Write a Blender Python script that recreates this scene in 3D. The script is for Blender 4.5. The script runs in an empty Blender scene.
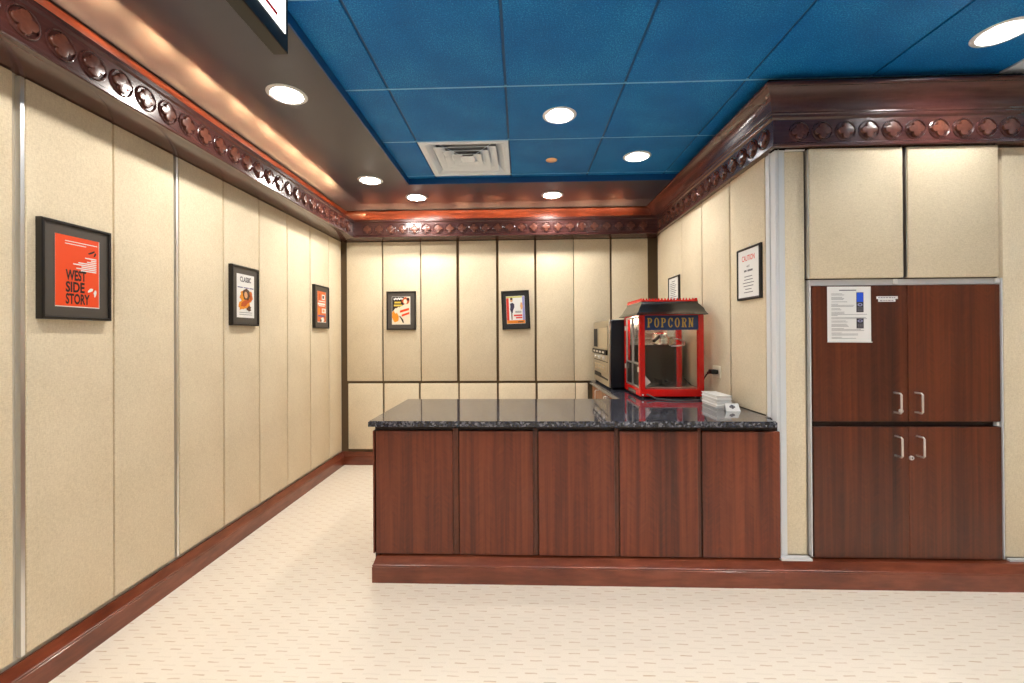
import bpy, bmesh, math, random
from mathutils import Vector, Matrix
random.seed(7)
S = bpy.context.scene
COL = S.collection
PI = math.pi

# ------------------------------------------------------------------ materials
def lin(r, g, b):
    f = lambda c: (c/255/12.92) if c/255 <= .04045 else ((c/255+.055)/1.055)**2.4
    return (f(r), f(g), f(b), 1)

def new_mat(name):
    m = bpy.data.materials.new(name); m.use_nodes = True
    nt = m.node_tree
    return m, nt, nt.nodes, nt.links, nt.nodes['Principled BSDF']

def mat(name, c, rough=.5, metal=0., spec=.5, emit=None, es=0., alpha=1., trans=0., coat=0.):
    m, nt, N, L, b = new_mat(name)
    b.inputs['Base Color'].default_value = c
    b.inputs['Roughness'].default_value = rough
    b.inputs['Metallic'].default_value = metal
    b.inputs['Specular IOR Level'].default_value = spec
    b.inputs['Transmission Weight'].default_value = trans
    b.inputs['Coat Weight'].default_value = coat
    b.inputs['Coat Roughness'].default_value = .08
    if emit:
        b.inputs['Emission Color'].default_value = emit
        b.inputs['Emission Strength'].default_value = es
    return m

def node(N, t, **kw):
    n = N.new(t)
    for k, v in kw.items(): setattr(n, k, v)
    return n

def coords(N, L, scale, space='Object'):
    tc = N.new('ShaderNodeTexCoord'); mp = N.new('ShaderNodeMapping')
    mp.inputs['Scale'].default_value = scale
    L.new(tc.outputs[space], mp.inputs['Vector'])
    return mp.outputs['Vector']

def ramp(N, L, fac, stops):
    r = N.new('ShaderNodeValToRGB')
    e = r.color_ramp.elements
    while len(e) < len(stops): e.new(.5)
    for i, (p, c) in enumerate(stops): e[i].position = p; e[i].color = c
    L.new(fac, r.inputs['Fac']); return r.outputs['Color']

def noise(N, L, vec, scale, detail=2, rough=.5):
    n = N.new('ShaderNodeTexNoise')
    n.inputs['Scale'].default_value = scale; n.inputs['Detail'].default_value = detail
    n.inputs['Roughness'].default_value = rough
    L.new(vec, n.inputs['Vector']); return n.outputs['Fac']

def mix(N, L, fac, a, b, mode='MIX'):
    n = N.new('ShaderNodeMix'); n.data_type = 'RGBA'; n.blend_type = mode
    if isinstance(fac, float): n.inputs[0].default_value = fac
    else: L.new(fac, n.inputs[0])
    for i, x in ((6, a), (7, b)):
        if isinstance(x, tuple): n.inputs[i].default_value = x
        else: L.new(x, n.inputs[i])
    return n.outputs[2]

def bump(N, L, b, h, strength, dist):
    n = N.new('ShaderNodeBump')
    n.inputs['Strength'].default_value = strength; n.inputs['Distance'].default_value = dist
    L.new(h, n.inputs['Height']); L.new(n.outputs['Normal'], b.inputs['Normal'])

def math_n(N, L, op, a, b=None):
    n = N.new('ShaderNodeMath'); n.operation = op
    for i, x in ((0, a), (1, b)):
        if x is None: continue
        if isinstance(x, (int, float)): n.inputs[i].default_value = x
        else: L.new(x, n.inputs[i])
    return n.outputs[0]

def fabric_mat(name, c1, c2):
    m, nt, N, L, b = new_mat(name)
    v1 = coords(N, L, (420, 420, 90)); v2 = coords(N, L, (90, 90, 420)); v3 = coords(N, L, (1, 1, 1))
    n1 = noise(N, L, v1, 1, 2); n2 = noise(N, L, v2, 1, 2)
    s = math_n(N, L, 'ADD', n1, n2)
    s = math_n(N, L, 'MULTIPLY', s, .5)
    big = noise(N, L, v3, 3.0, 3)
    f = math_n(N, L, 'ADD', math_n(N, L, 'MULTIPLY', s, .8), math_n(N, L, 'MULTIPLY', big, .25))
    L.new(ramp(N, L, f, [(.36, c1), (.66, c2)]), b.inputs['Base Color'])
    b.inputs['Roughness'].default_value = .9
    b.inputs['Specular IOR Level'].default_value = .15
    bump(N, L, b, s, .25, .002)
    return m

def wood_mat(name, dark, midc, light, grain=(46, 46, 1.1), rough=.38, coat=.12, herring=True, bands=(9, 9, .22)):
    m, nt, N, L, b = new_mat(name)
    a = noise(N, L, coords(N, L, grain), 1, 4, .6)
    w = noise(N, L, coords(N, L, bands), 1, 2)
    f = math_n(N, L, 'ADD', math_n(N, L, 'MULTIPLY', a, .55), math_n(N, L, 'MULTIPLY', w, .5))
    if herring:
        tc = N.new('ShaderNodeTexCoord'); sp = N.new('ShaderNodeSeparateXYZ'); L.new(tc.outputs['Object'], sp.inputs[0])
        u = math_n(N, L, 'ADD', sp.outputs['X'], sp.outputs['Y'])
        tri = math_n(N, L, 'ABSOLUTE', math_n(N, L, 'SUBTRACT', math_n(N, L, 'FRACT', math_n(N, L, 'DIVIDE', u, .12)), .5))
        ph = math_n(N, L, 'ADD', sp.outputs['Z'], math_n(N, L, 'MULTIPLY', tri, .11))
        cb = N.new('ShaderNodeCombineXYZ'); L.new(math_n(N, L, 'MULTIPLY', ph, 190), cb.inputs[0]); L.new(math_n(N, L, 'MULTIPLY', u, 18), cb.inputs[1])
        d = noise(N, L, cb.outputs[0], 1, 2)
        f = math_n(N, L, 'ADD', f, math_n(N, L, 'MULTIPLY', math_n(N, L, 'SUBTRACT', d, .5), .24))
    L.new(ramp(N, L, f, [(.36, dark), (.52, midc), (.68, light)]), b.inputs['Base Color'])
    b.inputs['Roughness'].default_value = rough
    b.inputs['Coat Weight'].default_value = coat; b.inputs['Coat Roughness'].default_value = .12
    bump(N, L, b, a, .06, .001)
    return m

def granite_mat():
    m, nt, N, L, b = new_mat('speckled granite')
    v = coords(N, L, (1, 1, 1))
    vo = N.new('ShaderNodeTexVoronoi'); vo.inputs['Scale'].default_value = 100; L.new(v, vo.inputs['Vector'])
    sep = N.new('ShaderNodeSeparateColor'); L.new(vo.outputs['Color'], sep.inputs[0])
    n = noise(N, L, v, 120, 3)
    f = math_n(N, L, 'ADD', math_n(N, L, 'MULTIPLY', sep.outputs[0], .6), math_n(N, L, 'MULTIPLY', n, .4))
    c = ramp(N, L, f, [(.25, lin(18, 20, 30)), (.5, lin(48, 50, 64)), (.66, lin(84, 85, 96)), (.86, lin(140, 138, 144))])
    L.new(c, b.inputs['Base Color'])
    b.inputs['Roughness'].default_value = .06; b.inputs['IOR'].default_value = 1.65; b.inputs['Coat Weight'].default_value = .35; b.inputs['Coat Roughness'].default_value = .02
    return m

def carpet_mat():
    m, nt, N, L, b = new_mat('cream dash carpet')
    tc = N.new('ShaderNodeTexCoord'); sp = N.new('ShaderNodeSeparateXYZ')
    L.new(tc.outputs['Object'], sp.inputs[0])
    P, R = .22, .0212
    wob = noise(N, L, coords(N, L, (22, 22, 1)), 1, 2)
    yy = math_n(N, L, 'ADD', math_n(N, L, 'DIVIDE', sp.outputs['Y'], R), math_n(N, L, 'MULTIPLY', wob, .35))
    row = math_n(N, L, 'FLOOR', yy)
    vf = math_n(N, L, 'FRACT', yy)
    wn = N.new('ShaderNodeTexWhiteNoise'); wn.noise_dimensions = '1D'; L.new(row, wn.inputs['W'])
    uu = math_n(N, L, 'ADD', math_n(N, L, 'DIVIDE', sp.outputs['X'], P), math_n(N, L, 'MULTIPLY', row, -.352))
    uu = math_n(N, L, 'ADD', uu, math_n(N, L, 'MULTIPLY', wn.outputs['Value'], .07))
    uf = math_n(N, L, 'FRACT', uu)
    dash = math_n(N, L, 'MULTIPLY', math_n(N, L, 'LESS_THAN', uf, .21), math_n(N, L, 'LESS_THAN', vf, .27))
    uf2 = math_n(N, L, 'FRACT', math_n(N, L, 'ADD', uu, .45))
    emb = math_n(N, L, 'MULTIPLY', math_n(N, L, 'LESS_THAN', uf2, .3), math_n(N, L, 'LESS_THAN', vf, .3))
    fade = noise(N, L, coords(N, L, (14, 40, 1)), 1, 2)
    fade = math_n(N, L, 'MULTIPLY', fade, .85)
    fine = noise(N, L, coords(N, L, (1, 1, 1)), 500, 2)
    base = ramp(N, L, fine, [(.3, lin(226, 213, 194)), (.7, lin(246, 237, 223))])
    st = noise(N, L, coords(N, L, (1, 1, 1)), 2.1, 3)
    base = mix(N, L, math_n(N, L, 'MULTIPLY', st, .14), base, lin(206, 190, 166))
    base = mix(N, L, math_n(N, L, 'MULTIPLY', emb, .12), base, lin(176, 156, 130))
    c = mix(N, L, math_n(N, L, 'MULTIPLY', dash, fade), base, lin(184, 146, 108))
    L.new(c, b.inputs['Base Color'])
    b.inputs['Roughness'].default_value = .95; b.inputs['Specular IOR Level'].default_value = .1
    h = math_n(N, L, 'SUBTRACT', math_n(N, L, 'MULTIPLY', fine, .5), math_n(N, L, 'ADD', dash, emb))
    bump(N, L, b, h, .25, .003)
    return m

def tile_mat():
    m, nt, N, L, b = new_mat('blue ceiling tile')
    v = coords(N, L, (1, 1, 1))
    n = noise(N, L, v, 170, 3, .7)
    big = noise(N, L, v, 3.5, 3)
    f = math_n(N, L, 'ADD', math_n(N, L, 'MULTIPLY', n, .8), math_n(N, L, 'MULTIPLY', big, .25))
    L.new(ramp(N, L, f, [(.35, lin(0, 84, 150)), (.56, lin(2, 112, 186)), (.7, lin(60, 165, 220))]), b.inputs['Base Color'])
    b.inputs['Roughness'].default_value = .6; b.inputs['Specular IOR Level'].default_value = .25
    bump(N, L, b, n, .3, .002)
    return m

def steel_mat(name, c, rough, sc=(2, 2, 300)):
    m, nt, N, L, b = new_mat(name)
    n = noise(N, L, coords(N, L, sc), 1, 2)
    b.inputs['Base Color'].default_value = c; b.inputs['Metallic'].default_value = 1
    r = N.new('ShaderNodeMapRange'); L.new(n, r.inputs['Value'])
    r.inputs['To Min'].default_value = rough*.8; r.inputs['To Max'].default_value = rough*1.25
    L.new(r.outputs['Result'], b.inputs['Roughness'])
    return m

FAB = fabric_mat('beige panel fabric', lin(214, 198, 168), lin(241, 227, 200))
FABE = mat('beige fabric edge', lin(190, 168, 128), .9)
WALLP = mat('cream wall paint', lin(214, 206, 190), .6)
CORNERP = mat('pale grey paint', lin(222, 224, 226), .45)
MAH = wood_mat('mahogany veneer', lin(64, 22, 6), lin(101, 40, 15), lin(126, 58, 28))
MAH2 = wood_mat('dark mahogany veneer', lin(50, 18, 5), lin(80, 33, 12), lin(104, 47, 20))
DARKW = mat('dark mahogany recess', lin(40, 17, 12), .5)
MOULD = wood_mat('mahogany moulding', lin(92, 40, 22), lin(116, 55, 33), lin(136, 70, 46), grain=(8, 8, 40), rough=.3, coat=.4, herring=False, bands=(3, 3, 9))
CROWN = wood_mat('polished mahogany crown', lin(62, 33, 31), lin(74, 40, 37), lin(88, 49, 43), grain=(5, 5, 60), rough=.24, coat=.5, herring=False, bands=(3, 3, 9))
INFILL = wood_mat('amber carved infill', lin(80, 43, 35), lin(94, 52, 40), lin(108, 62, 46), grain=(40, 40, 40), rough=.26, coat=.5, herring=False)
GRAN = granite_mat()
CARP = carpet_mat()
TILE = tile_mat()
GRID = mat('blue ceiling grid', lin(20, 80, 130), .5)
GRID_LIT = mat('ceiling grid painted highlight', lin(120, 188, 232), .35)  # cross bars take a paler blue as painted seam highlights
SOFF = mat('dark taupe soffit paint', lin(66, 66, 78), .35)
BLUEP = mat('blue edge paint', lin(12, 76, 136), .3)
NAVY = mat('navy shadow gap paint', lin(20, 34, 64), .6)
ALUP = mat('pale anodised edge', lin(214, 216, 218), .3)
ALU = mat('brushed aluminium', (.86, .87, .88, 1), .32, 1)
CHROME = mat('satin chrome', (.93, .91, .89, 1), .42, 1)
WHITE = mat('white enamel', lin(236, 236, 234), .35)
PAPER = mat('white paper', lin(238, 237, 234), .7)
INK = mat('grey print', lin(120, 118, 122), .8)
BLACKP = mat('black satin', lin(22, 20, 20), .35)
FRAMEB = mat('black picture frame', lin(24, 20, 18), .3)
MATB = mat('charcoal mat board', lin(78, 72, 66), .45)
ORANGE = mat('orange print', lin(240, 76, 22), .4)
LENS = mat('lamp lens', lin(255, 255, 250), .4, emit=(1, .945, .865, 1), es=62)
BULB = mat('lamp bulb', lin(255, 255, 250), .4, emit=(1, .95, .88, 1), es=150)
REFL = mat('lamp reflector', (.62, .63, .66, 1), .3, 1)
RING = mat('lamp trim white', lin(225, 228, 232), .35)
RED = mat('red enamel', lin(214, 14, 8), .25, coat=.4)
GLASS = None
def glass_mat():
    m, nt, N, L, b = new_mat('clear glass')
    N.remove(b)
    t = N.new('ShaderNodeBsdfTransparent'); t.inputs[0].default_value = (.99, 1, .99, 1)
    g = N.new('ShaderNodeBsdfGlossy'); g.inputs['Roughness'].default_value = .02
    mx = N.new('ShaderNodeMixShader'); fr = N.new('ShaderNodeFresnel'); fr.inputs['IOR'].default_value = 1.5
    ge = N.new('ShaderNodeNewGeometry')
    L.new(math_n(N, L, 'MULTIPLY', fr.outputs[0], math_n(N, L, 'SUBTRACT', 1., ge.outputs['Backfacing'])), mx.inputs[0]); L.new(t.outputs[0], mx.inputs[1]); L.new(g.outputs[0], mx.inputs[2])
    L.new(mx.outputs[0], N['Material Output'].inputs['Surface'])
    return m
GLASS = glass_mat()
STEEL = steel_mat('brushed steel', (.72, .70, .66, 1), .25)
OVENF = steel_mat('warm brushed steel', (.62, .56, .45, 1), .36, (300, 2, 2))
BLUES = mat('blue sign plate', lin(12, 48, 98), .3)
GOLD = mat('gold lettering', lin(196, 160, 62), .35)
ROOFB = mat('gloss black roof', lin(24, 22, 22), .22, coat=.5)
OVENB = mat('black oven side', lin(14, 14, 22), .3)
RUB = mat('black rubber', lin(16, 16, 17), .5)

# ------------------------------------------------------------------ mesh builder
class MB:
    def __init__(self): self.bm = bmesh.new(); self.mats = []
    def mi(self, m):
        if m is None: return 0
        if m not in self.mats: self.mats.append(m)
        return self.mats.index(m)
    def add(self, pts, faces, m=None, smooth=False):
        vs = [self.bm.verts.new(p) for p in pts]; k = self.mi(m)
        for f in faces:
            try: fc = self.bm.faces.new([vs[i] for i in f])
            except ValueError: continue
            fc.material_index = k; fc.smooth = smooth
    def box(self, x0, x1, y0, y1, z0, z1, m=None, bev=0, seg=1):
        t = bmesh.new(); bmesh.ops.create_cube(t, size=1)
        for v in t.verts:
            v.co = Vector((x0+(v.co.x+.5)*(x1-x0), y0+(v.co.y+.5)*(y1-y0), z0+(v.co.z+.5)*(z1-z0)))
        if bev: bmesh.ops.bevel(t, geom=t.edges[:], offset=bev, segments=seg, affect='EDGES', profile=.5)
        self.merge(t, m, bool(bev))
    def merge(self, t, m, smooth=False):
        t.verts.index_update()
        self.add([v.co.copy() for v in t.verts], [[v.index for v in f.verts] for f in t.faces], m, smooth); t.free()
    def ext(self, poly, f0, f1, m=None, smooth=False):
        """two matching rings: f0(p), f1(p) map profile point to 3D; closed and capped"""
        n = len(poly)
        pts = [f0(p) for p in poly]+[f1(p) for p in poly]
        fs = [[i, (i+1) % n, n+(i+1) % n, n+i] for i in range(n)]
        k0 = len(self.bm.verts)
        self.add(pts, fs+[list(range(n))[::-1], list(range(n, 2*n))], m, smooth)
    def lathe(self, prof, c, m=None, seg=28, axis='Z', cap=True):
        pts = []; fs = []
        for r, h in prof:
            for k in range(seg):
                a = 2*PI*k/seg; x, y = r*math.cos(a), r*math.sin(a)
                p = {'Z': (x, y, h), 'Y': (x, h, y), 'X': (h, x, y)}[axis]
                pts.append(Vector(c)+Vector(p))
        for j in range(len(prof)-1):
            for k in range(seg):
                fs.append([j*seg+k, j*seg+(k+1) % seg, (j+1)*seg+(k+1) % seg, (j+1)*seg+k])
        if cap:
            fs.append(list(range(seg))[::-1]); fs.append([(len(prof)-1)*seg+k for k in range(seg)])
        self.add(pts, fs, m, True)
    def tube(self, pts, r, m=None, seg=8):
        pts = [Vector(p) for p in pts]; rings = []; up = Vector((0, 0, 1))
        prev = None
        for i, p in enumerate(pts):
            d = (pts[min(i+1, len(pts)-1)]-pts[max(i-1, 0)]).normalized()
            if prev is None:
                s = d.cross(up)
                if s.length < .01: s = d.cross(Vector((1, 0, 0)))
            else: s = prev-d*prev.dot(d)
            s.normalize(); prev = s; t = d.cross(s)
            rings += [p+s*r*math.cos(2*PI*k/seg)+t*r*math.sin(2*PI*k/seg) for k in range(seg)]
        fs = []
        for i in range(len(pts)-1):
            for k in range(seg):
                fs.append([i*seg+k, i*seg+(k+1) % seg, (i+1)*seg+(k+1) % seg, (i+1)*seg+k])
        fs.append(list(range(seg))[::-1]); fs.append([(len(pts)-1)*seg+k for k in range(seg)])
        self.add(rings, fs, m, True)
    def slab(self, poly, fn, n0, n1, m=None):
        """flat outline in (u,v) raised from n0 to n1 by fn(u,v,n)"""
        self.ext(poly, lambda p: fn(p[0], p[1], n0), lambda p: fn(p[0], p[1], n1), m)
    def text(self, s, fn, u0, u1, v0, v1, n, m=None, bold=0., depth=.0004, slab=False):
        cu = bpy.data.curves.new('txt', 'FONT'); cu.body = s; cu.size = 1; cu.offset = bold
        cu.resolution_u = 3
        ob = bpy.data.objects.new('txt', cu); COL.objects.link(ob)
        dg = bpy.context.evaluated_depsgraph_get(); dg.update()
        me = ob.evaluated_get(dg).to_mesh()
        vs = [v.co.copy() for v in me.vertices]; fs = [list(p.vertices) for p in me.polygons]
        ob.evaluated_get(dg).to_mesh_clear()
        bpy.data.objects.remove(ob); bpy.data.curves.remove(cu)
        xs = [v.x for v in vs]; ys = [v.y for v in vs]
        a, b, c, d = min(xs), max(xs), min(ys), max(ys)
        g = lambda v: fn(u0+(v.x-a)/(b-a)*(u1-u0), v0+(v.y-c)/(d-c)*(v1-v0), n+depth)
        self.add([g(v) for v in vs], fs, m)

def link(name, mb, parent=None, m=None, loc=(0, 0, 0), shift=None, angle=35, weld=False):
    if weld: bmesh.ops.remove_doubles(mb.bm, verts=mb.bm.verts[:], dist=1e-5)
    if shift is not None:
        for v in mb.bm.verts: v.co -= Vector(shift)
    bmesh.ops.recalc_face_normals(mb.bm, faces=mb.bm.faces[:])
    me = bpy.data.meshes.new(name); mb.bm.to_mesh(me); mb.bm.free()
    for x in (mb.mats or [m]): me.materials.append(x)
    if m is not None and not mb.mats: pass
    me.set_sharp_from_angle(angle=math.radians(angle))
    o = bpy.data.objects.new(name, me); COL.objects.link(o); o.location = loc
    if parent: o.parent = parent
    return o

def tag(o, label=None, cat=None, group=None, kind=None):
    if label: o['label'] = label
    if cat: o['category'] = cat
    if group: o['group'] = group
    if kind: o['kind'] = kind
    return o

def thing(name, loc, label, cat, group=None, rz=0, ry=0):
    o = bpy.data.objects.new(name, None); COL.objects.link(o); o.location = loc
    o.rotation_euler = (0, ry, rz); o.empty_display_size = .05
    return tag(o, label, cat, group, 'thing')

def part(name, mb, root, m=None, parent=None, local=False, label=None, angle=35):
    """a mesh written in world coordinates (or local ones) under root"""
    o = link(name, mb, parent or root, m, shift=None if local else root.location, angle=angle)
    if label: o['label'] = label
    return o

def structure(name, mb, m=None, angle=35, cat='room'):
    o = link(name, mb, None, m, angle=angle); o['kind'] = 'structure'
    return o

def copy_tree(o, loc):
    r = o.copy(); COL.objects.link(r); r.location = loc
    for ch in o.children:
        c = ch.copy(); COL.objects.link(c); c.parent = r
        for g in ch.children:
            d = g.copy(); COL.objects.link(d); d.parent = c
    return r

# ------------------------------------------------------------------ room dimensions (metres)
XL, YB, XR, YF = -1.7609, 4.2117, 1.3078, 2.266     # faces of the fabric panels
TH = .025                                          # fabric panel thickness
ZC, ZS = 2.5534, 2.507                             # tile ceiling, soffit underside
TX, TY, TP = -.681, 2.2213, .6096                  # ceiling grid
SX, SY = -.9134, 3.4986                            # soffit inner edges
CT, CB = .8343, .8058                              # granite top and underside
REAR, SIDE = -3.4, 5.0

mb = MB(); mb.box(-1.9, SIDE+.1, REAR-.1, 4.35, -.06, 0, CARP); structure('floor', mb)
def wall(name, *b, m=WALLP):
    mb = MB(); mb.box(*b, m); return structure(name, mb)
wall('wall_left', -1.9, XL-TH, REAR, 4.35, 0, 2.62)
SEAM = mat('brown backing board', lin(104, 84, 58), .8)
wall('wall_back', XL-TH, 1.45, YB+TH, 4.35, 0, 2.62, m=SEAM)
wall('wall_right', XR+TH, 1.45, YF+TH+.02, YB+TH, 0, 2.62, m=SEAM)
wall('wall_front', XR+TH-.005, SIDE, YF+TH, YF+.13, 0, 2.62)
wall('wall_rear', -1.9, SIDE+.1, REAR-.1, REAR, 0, 2.62)
wall('wall_side', SIDE, SIDE+.1, REAR, YF+.13, 0, 2.62)

# ------------------------------------------------------------------ ceiling
LIGHT_TILES = {(1, 0), (2, 1), (4, -1), (1, -2), (4, -3), (2, -4), (1, -6), (6, -2), (6, -4), (4, -6), (6, -7), (0, -4), (3, -2), (2, -3), (5, -3), (3, -5)}
VENT_TILES = {(0, 1), (5, -1)}
def tile_with_hole(mb, x0, x1, y0, y1, z, c, r, n=32):
    sq = []
    for k in range(n):
        a = 2*PI*(k+.5)/n - 3*PI/4
        d = Vector((math.cos(a), math.sin(a))); h = (x1-x0)/2
        s = h/max(abs(d.x), abs(d.y))
        sq.append((c[0]+d.x*s, c[1]+d.y*s))
    # snap the four corners
    for cx, cy in ((x0, y0), (x1, y0), (x1, y1), (x0, y1)):
        i = min(range(n), key=lambda q: (sq[q][0]-cx)**2+(sq[q][1]-cy)**2); sq[i] = (cx, cy)
    ci = [(c[0]+r*math.cos(2*PI*(k+.5)/n-3*PI/4), c[1]+r*math.sin(2*PI*(k+.5)/n-3*PI/4)) for k in range(n)]
    pts = [(x, y, z) for x, y in sq]+[(x, y, z) for x, y in ci]+[(x, y, z+.012) for x, y in sq]+[(x, y, z+.012) for x, y in ci]
    fs = []
    for k in range(n):
        j = (k+1) % n
        fs += [[k, j, n+j, n+k], [2*n+k, 2*n+j, 3*n+j, 3*n+k], [k, j, 2*n+j, 2*n+k], [n+k, n+j, 3*n+j, 3*n+k]]
    mb.add(pts, fs, TILE)
mb = MB(); gm = MB(); g = .006
for i in range(-1, 10):
    for j in range(-10, 3):
        if j >= 0 and i >= 4: continue
        x0, x1 = TX+i*TP, TX+(i+1)*TP; y0, y1 = TY+j*TP, TY+(j+1)*TP
        if (i, j) in VENT_TILES: continue
        x0c = max(x0, SX); x1c = min(x1, 1.27 if j >= 0 else SIDE); y1c = min(y1, SY); y0c = max(y0, REAR)
        if x1c-x0c < .02 or y1c-y0c < .02: continue
        if (i, j) in LIGHT_TILES:
            tile_with_hole(mb, x0+g, x1-g, y0+g, y1-g, ZC, ((x0+x1)/2, (y0+y1)/2), .078)
        else:
            mb.box(x0c+g, x1c-g, y0c+g, y1c-g, ZC, ZC+.012, TILE, .003)
structure('ceiling', mb)
gw = .012
for i in range(0, 10):
    x = TX+i*TP; gm.box(x-gw, x+gw, REAR, SY if x < 1.27 else TY+.02, ZC+.008, ZC+.02, GRID)
for j in range(-9, 3):
    y = TY+j*TP; gm.box(SX, 1.27 if j > 0 else SIDE, y-gw*.4, y+gw*.4, ZC+.0015, ZC+.0197, GRID_LIT)
structure('trim_6', gm)
mb = MB()
mb.box(-1.9, SIDE+.1, REAR-.1, 4.35, 2.80, 2.84, WALLP)     # slab above the tiles
structure('ceiling_deck', mb)
mb = MB()
P = [(XL-TH, REAR), (SX, REAR), (SX, SY), (1.262, SY), (1.262, YB+TH), (XL-TH, YB+TH)]
mb.ext(P, lambda p: (p[0], p[1], ZS), lambda p: (p[0], p[1], ZC+.03), SOFF)
structure('ceiling_soffit', mb)
mb = MB()
mb.box(SX-.001, SX+.006, REAR, SY-.006, ZS+.001, ZC+.01, BLUEP)
mb.box(SX-.001, 1.262, SY-.007, SY+.001, ZS+.001, ZC+.01, BLUEP)
structure('trim_5', mb)

# ------------------------------------------------------------------ crown mouldings with quatrefoil frieze
ZF0, ZF1 = 2.2144, 2.3629
OL = XL*0-(-1.5888-XL)*-1      # frieze projection on the poster wall
OL = -1.5888-XL
OB = YB-4.0723
def arc(p0, p1, c, n):
    """quarter-ish curve from p0 to p1 bulging through control c"""
    r = []
    for k in range(n+1):
        t = k/n
        r.append(((1-t)**2*p0[0]+2*t*(1-t)*c[0]+t*t*p1[0], (1-t)**2*p0[1]+2*t*(1-t)*c[1]+t*t*p1[1]))
    return r
def prof_back(d, ol):
    p = [(-.015, 2.2032), (d-.03, ZF0-.004), (d-.026, ZF0-.002), (d-.004, ZF0), (d, ZF0+.004), (d, ZF0+.016), (d-.006, ZF0+.021), (d-.006, ZF1-.012),
         (d-.002, ZF1-.008), (d+.002, ZF1-.004), (d+.002, ZF1+.001), (d-.003, ZF1+.004), (d-.003, ZF1+.019), (d-.006, ZF1+.022), (d-.018, ZF1+.022),
         (d-.022, ZF1+.018), (d-.022, 2.272), (-.015, 2.272)]
    return p
def prof_cove(ol):
    """the concave board at the back of the light trough"""
    return ([(-.015, 2.2715), (ol-.016, 2.2715), (ol-.016, 2.40)] + arc((ol-.015, 2.41), (ol+.002, 2.488), (ol-.014, 2.455), 6)
            + [(ol+.004, 2.490), (ol+.004, 2.497), (ol-.012, 2.498), (ol-.012, ZS+.01), (-.015, ZS+.01)])
def prof_over(o):
    d = o
    p = [(-.02, ZF0), (d-.004, ZF0), (d, ZF0+.004), (d, ZF0+.016), (d-.006, ZF0+.021), (d-.006, ZF1-.012), (d-.002, ZF1-.008),
         (d+.002, ZF1-.004), (d+.004, ZF1+.002), (d+.004, ZF1+.010), (d+.008, ZF1+.014), (d+.008, ZF1+.022)]
    p += arc((d+.010, ZF1+.026), (d+.052, 2.488), (d+.018, 2.46), 9)
    p += [(d+.056, 2.489), (d+.060, 2.494), (d+.0615, 2.500), (d+.0615, ZS), (d+.03, ZS), (d+.01, ZS-.004), (-.02, ZS-.02)]
    return p
def medallion(mb, c, fn, m):
    R = .0465
    # rim ring
    seg = 30; prof = [(R+.004, 0), (R+.003, .005), (R, .0065), (R-.002, .005), (R-.003, 0)]
    pts = []; fs = []
    for r, h in prof:
        for k in range(seg): a = 2*PI*k/seg; pts.append(fn(c[0]+r*math.cos(a), c[1]+r*math.sin(a), h))
    for j in range(len(prof)-1):
        for k in range(seg): fs.append([j*seg+k, j*seg+(k+1) % seg, (j+1)*seg+(k+1) % seg, (j+1)*seg+k])
    mb.add(pts, fs, m, True)
    # quatrefoil
    seg = 40; pts = []; fs = []
    def rad(a):
        best = 0; d, rr = .0222, .0178
        for q in range(4):
            b = a-q*PI/2; cb, sb = math.cos(b), math.sin(b)
            disc = rr*rr-d*d*sb*sb
            if disc >= 0 and cb > 0: best = max(best, d*cb+math.sqrt(disc))
        return best
    lay = [(1., 0), (.985, .008), (.92, .011), (.5, .0125)]
    for s, h in lay:
        for k in range(seg): a = 2*PI*k/seg; r = rad(a)*s; pts.append(fn(c[0]+r*math.cos(a), c[1]+r*math.sin(a), h))
    pts.append(fn(c[0], c[1], .0125))
    for j in range(3):
        for k in range(seg): fs.append([j*seg+k, j*seg+(k+1) % seg, (j+1)*seg+(k+1) % seg, (j+1)*seg+k])
    for k in range(seg): fs.append([3*seg+k, 3*seg+(k+1) % seg, 4*seg])
    mb.add(pts, fs, INFILL, True)
ZM = 2.2895; MP = .1135
# poster wall
mb = MB(); pr = prof_back(OL, .052)
mb.ext(pr, lambda p: (XL+p[0], REAR, p[1]), lambda p: (XL+p[0], YB-min(OB, max(0, p[0]))-.0, p[1]), CROWN)
mb.ext(prof_cove(.052), lambda p: (XL+p[0], REAR, p[1]), lambda p: (XL+p[0], YB-.019, p[1]), MOULD)  # cove board in lighter orange wood, painting in the warm glow
f = XL+OL-.006
y = 1.33-MP*34
while y < 4.03:
    medallion(mb, (y, ZM), lambda u, v, n: (f+n, u, v), CROWN); y += MP
structure('trim_1', mb, angle=25)
# back wall
mb = MB(); pr = prof_back(OB, .019)
mb.ext(pr, lambda p: (XL+.02, YB-p[0], p[1]), lambda p: (XR, YB-p[0], p[1]), CROWN)
mb.ext(prof_cove(.019), lambda p: (XL+.02, YB-p[0], p[1]), lambda p: (XR, YB-p[0], p[1]), MOULD)  # end wall cove board likewise, glow put into its wood colour
f2 = YB-OB+.006
x = -1.4606
while x < 1.23:
    medallion(mb, (x, ZM), lambda u, v, n: (u, f2-n, v), CROWN); x += MP
structure('trim_2', mb, angle=25)
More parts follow.
